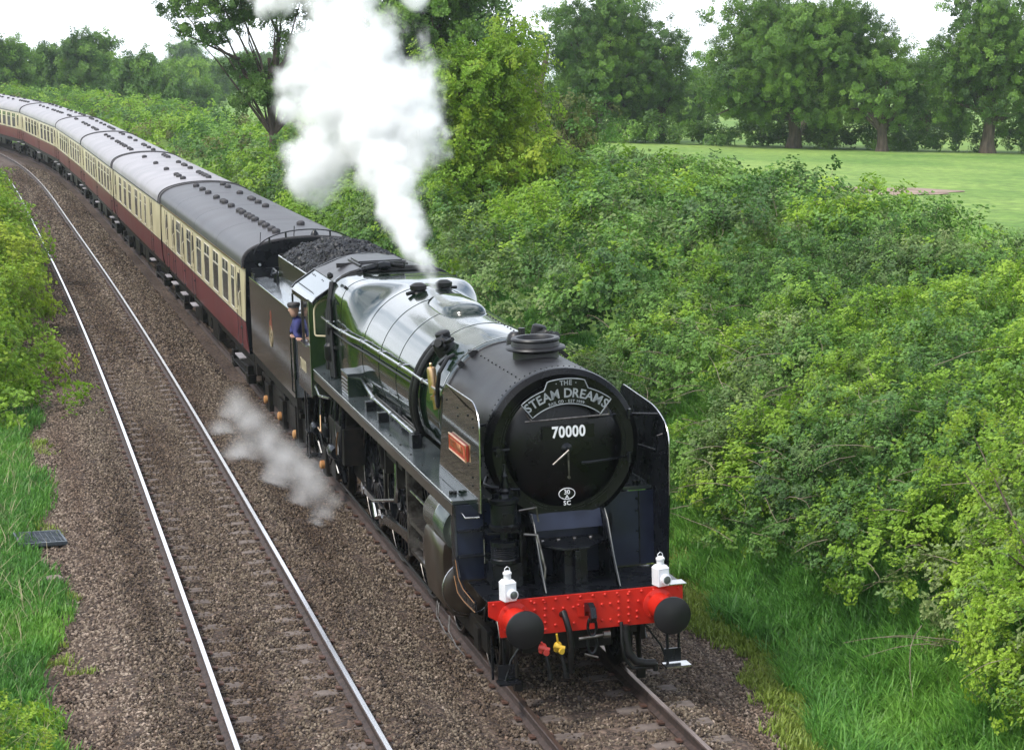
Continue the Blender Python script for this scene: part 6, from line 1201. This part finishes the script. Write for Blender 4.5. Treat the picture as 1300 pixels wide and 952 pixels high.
# ================================================================== STEAM
def steam(name, label, spheres, lo, hi, dens, res, nscale, namp, parent_m=None, soft=.5, nz_seed=0.0, fine=1.0):
    """density grid: union of soft balls whose space is stirred by noise"""
    me = bpy.data.meshes.new(name); me.from_pydata([lo, hi], [], []); o = bpy.data.objects.new(name, me); COL.objects.link(o)
    g = bpy.data.node_groups.new(name, 'GeometryNodeTree'); g.interface.new_socket(name="Geometry", in_out='INPUT', socket_type='NodeSocketGeometry'); g.interface.new_socket(name="Geometry", in_out='OUTPUT', socket_type='NodeSocketGeometry')
    n = g.nodes; l = g.links; go = n.new('NodeGroupOutput'); pos = n.new('GeometryNodeInputPosition')
    nzv = n.new('ShaderNodeTexNoise'); nzv.inputs['Scale'].default_value = nscale; nzv.inputs['Detail'].default_value = 6; nzv.inputs['Roughness'].default_value = .62; nzv.noise_dimensions = '4D'; nzv.inputs['W'].default_value = nz_seed; l.new(pos.outputs[0], nzv.inputs['Vector'])
    sb_ = n.new('ShaderNodeVectorMath'); sb_.operation = 'SUBTRACT'; sb_.inputs[1].default_value = (.5, .5, .5); l.new(nzv.outputs['Color'], sb_.inputs[0])
    cur = None
    for (x, y, z, r) in spheres:
        sc_ = n.new('ShaderNodeVectorMath'); sc_.operation = 'SCALE'; sc_.inputs['Scale'].default_value = namp * min(1.0, .10 + max(0, r - .12) * 1.4); l.new(sb_.outputs[0], sc_.inputs[0])
        ad = n.new('ShaderNodeVectorMath'); ad.operation = 'ADD'; l.new(pos.outputs[0], ad.inputs[0]); l.new(sc_.outputs[0], ad.inputs[1])
        ds = n.new('ShaderNodeVectorMath'); ds.operation = 'DISTANCE'; ds.inputs[1].default_value = (x, y, z); l.new(ad.outputs[0], ds.inputs[0])
        ma = n.new('ShaderNodeMath'); ma.operation = 'MULTIPLY_ADD'; ma.inputs[1].default_value = -1 / r; ma.inputs[2].default_value = 1; l.new(ds.outputs['Value'], ma.inputs[0])
        if cur is None: cur = ma.outputs[0]
        else:
            mxx = n.new('ShaderNodeMath'); mxx.operation = 'SMOOTH_MAX'; mxx.inputs[2].default_value = .12; l.new(cur, mxx.inputs[0]); l.new(ma.outputs[0], mxx.inputs[1]); cur = mxx.outputs[0]
    mr_ = n.new('ShaderNodeMapRange'); mr_.inputs[1].default_value = 0; mr_.inputs[2].default_value = soft; mr_.inputs[3].default_value = 0; mr_.inputs[4].default_value = dens; l.new(cur, mr_.inputs[0])
    fz = n.new('ShaderNodeTexNoise'); fz.inputs['Scale'].default_value = nscale * 3.2; fz.inputs['Detail'].default_value = 5; fz.inputs['Roughness'].default_value = .7; l.new(pos.outputs[0], fz.inputs['Vector'])
    pw = n.new('ShaderNodeMath'); pw.operation = 'POWER'; dv = n.new('ShaderNodeMath'); dv.operation = 'DIVIDE'; dv.inputs[1].default_value = dens; l.new(mr_.outputs[0], dv.inputs[0]); l.new(dv.outputs[0], pw.inputs[0]); pw.inputs[1].default_value = 1.6
    er = n.new('ShaderNodeMapRange'); er.inputs[1].default_value = .38; er.inputs[2].default_value = .62; er.inputs[3].default_value = 1 - .85 * fine; er.inputs[4].default_value = 1 + .5 * fine; l.new(fz.outputs[0], er.inputs[0])
    q1 = n.new('ShaderNodeMath'); q1.operation = 'MULTIPLY'; l.new(pw.outputs[0], q1.inputs[0]); l.new(er.outputs[0], q1.inputs[1])
    q2 = n.new('ShaderNodeMath'); q2.operation = 'MULTIPLY'; q2.inputs[1].default_value = dens; l.new(q1.outputs[0], q2.inputs[0])
    vc = n.new('GeometryNodeVolumeCube'); l.new(q2.outputs[0], vc.inputs['Density']); vc.inputs['Min'].default_value = lo; vc.inputs['Max'].default_value = hi
    for k, v in zip(('Resolution X', 'Resolution Y', 'Resolution Z'), res): vc.inputs[k].default_value = v
    m_ = bpy.data.materials.new(name); m_.use_nodes = True; mn = m_.node_tree.nodes; mn.remove(mn["Principled BSDF"]); pv = mn.new("ShaderNodeVolumePrincipled"); pv.inputs['Color'].default_value = (1.0, 1.0, 1.0, 1); pv.inputs['Density'].default_value = 1.0; pv.inputs['Anisotropy'].default_value = 0
    m_.node_tree.links.new(pv.outputs[0], mn["Material Output"].inputs['Volume'])
    sm_ = n.new('GeometryNodeSetMaterial'); sm_.inputs['Material'].default_value = m_; l.new(vc.outputs[0], sm_.inputs[0]); l.new(sm_.outputs[0], go.inputs[0])
    md = o.modifiers.new("steam", 'NODES'); md.node_group = g; me.materials.append(m_)
    return tag(o, label, "steam", None, 'stuff')
def CP(px, py, D):
    """camera ray through a photo pixel, D metres ahead over the ground (used once to lay out the drifting steam)"""
    x = (px - 650) / 2601.45; y = -(py - 476) / 2601.45; R = cam.matrix_world.to_3x3(); d = R @ Vector((x, y, -1)); h = math.hypot(d.x, d.y); return cam.matrix_world.translation + d * (D / h)
def balls(lst): return [(*CP(px, py, D), r / (2601.45 / D)) for px, py, D, r in lst]
SP1 = [(-0.21, 8.19, 3.98, 0.10), (-.215, 8.25, 4.08, .115), (-.22, 8.33, 4.19, .135), (-0.235, 8.45, 4.31, 0.165), (-.26, 8.6, 4.42, .20), (-0.31, 8.85, 4.55, 0.24), (-.34, 9.08, 4.68, .29), (-0.36, 9.3, 4.81, 0.34), (-0.39, 9.81, 5.11, 0.43), (-0.41, 10.22, 5.42, 0.55), (-0.43, 10.84, 5.77, 0.70), (-0.13, 11.39, 6.33, 0.80), (-0.58, 11.47, 6.19, 0.85), (-0.88, 12.03, 6.69, 0.97), (-0.11, 11.89, 6.9, 0.88), (-1.0, 12.56, 7.47, 0.86), (-0.41, 12.46, 7.61, 0.74), (-1.3, 11.9, 5.78, 0.68), (-1.5, 11.83, 5.46, 0.54), (-1.72, 12.46, 6.54, 0.36), (-0.86, 13.04, 8.14, 0.58), (-1.18, 13.6, 8.6, 0.6), (-1.78, 14.19, 8.45, 0.42), (-1.99, 14.72, 8.6, 0.38), (0.02, 11.87, 6.64, 0.72), (-1.58, 12.65, 7.07, 0.48), (-0.44, 13.48, 8.6, 0.46), (.5, 13.2, 8.5, .3), (-1.2, 14.5, 9.3, .7)]
SP1 = [(x, y, z, r * (1 if r < .45 else .92)) for x, y, z, r in SP1]
steam("steam_plume", "thick white steam shooting up from the safety valve on the boiler", SP1, (-3.2, 7.6, 3.8), (1.4, 15.8, 10.2), 8.5, (150, 250, 200), 1.1, 2.3, soft=.58)
SP2 = [(-1.28, 10.9, .30, .18), (-1.5, 10.7, .12, .22), (-1.42, 11.6, .36, .30), (-1.5, 12.5, .42, .38), (-1.6, 13.8, .46, .44), (-1.7, 15.4, .5, .50), (-1.8, 17.4, .5, .52), (-1.9, 19.5, .5, .5), (-2.0, 22.0, .5, .48), (-2.3, 24.5, .5, .45), (-2.9, 17.0, .35, .45), (-2.7, 20.5, .4, .45), (-1.7, 9.9, .05, .2)]
steam("ground_steam", "low cloud of steam blowing across the ballast below the cab", [(x, y, z - .12, r * (1.2 if y < 15 else .95)) for x, y, z, r in SP2[:8]] + SP2[12:] + [(-1.75, 11.4, .15, .32), (-2.0, 12.8, .2, .4), (-2.3, 15.0, .2, .5), (-2.4, 17.5, .15, .45)], (-3.9, 9.2, -.25), (-.75, 26.5, 1.4), 6.5, (90, 300, 50), .9, 1.2, soft=1.5, nz_seed=3.1, fine=.65)
# ================================================================== HAZE
hzm = bpy.data.materials.new("haze"); hzm.use_nodes = True; mn = hzm.node_tree.nodes; mn.remove(mn["Principled BSDF"]); pv = mn.new("ShaderNodeVolumePrincipled")
pv.inputs['Color'].default_value = (.86, .93, 1.0, 1); pv.inputs['Density'].default_value = HAZE; pv.inputs['Anisotropy'].default_value = .3
hzm.node_tree.links.new(pv.outputs[0], mn["Material Output"].inputs['Volume'])
if HAZE > 0:
    b = B(); b.bb(-3200, 3200, -3200, 4200, -2.0, 24.0); tag(b.obj("haze", hzm, smooth=0), kind='stuff')
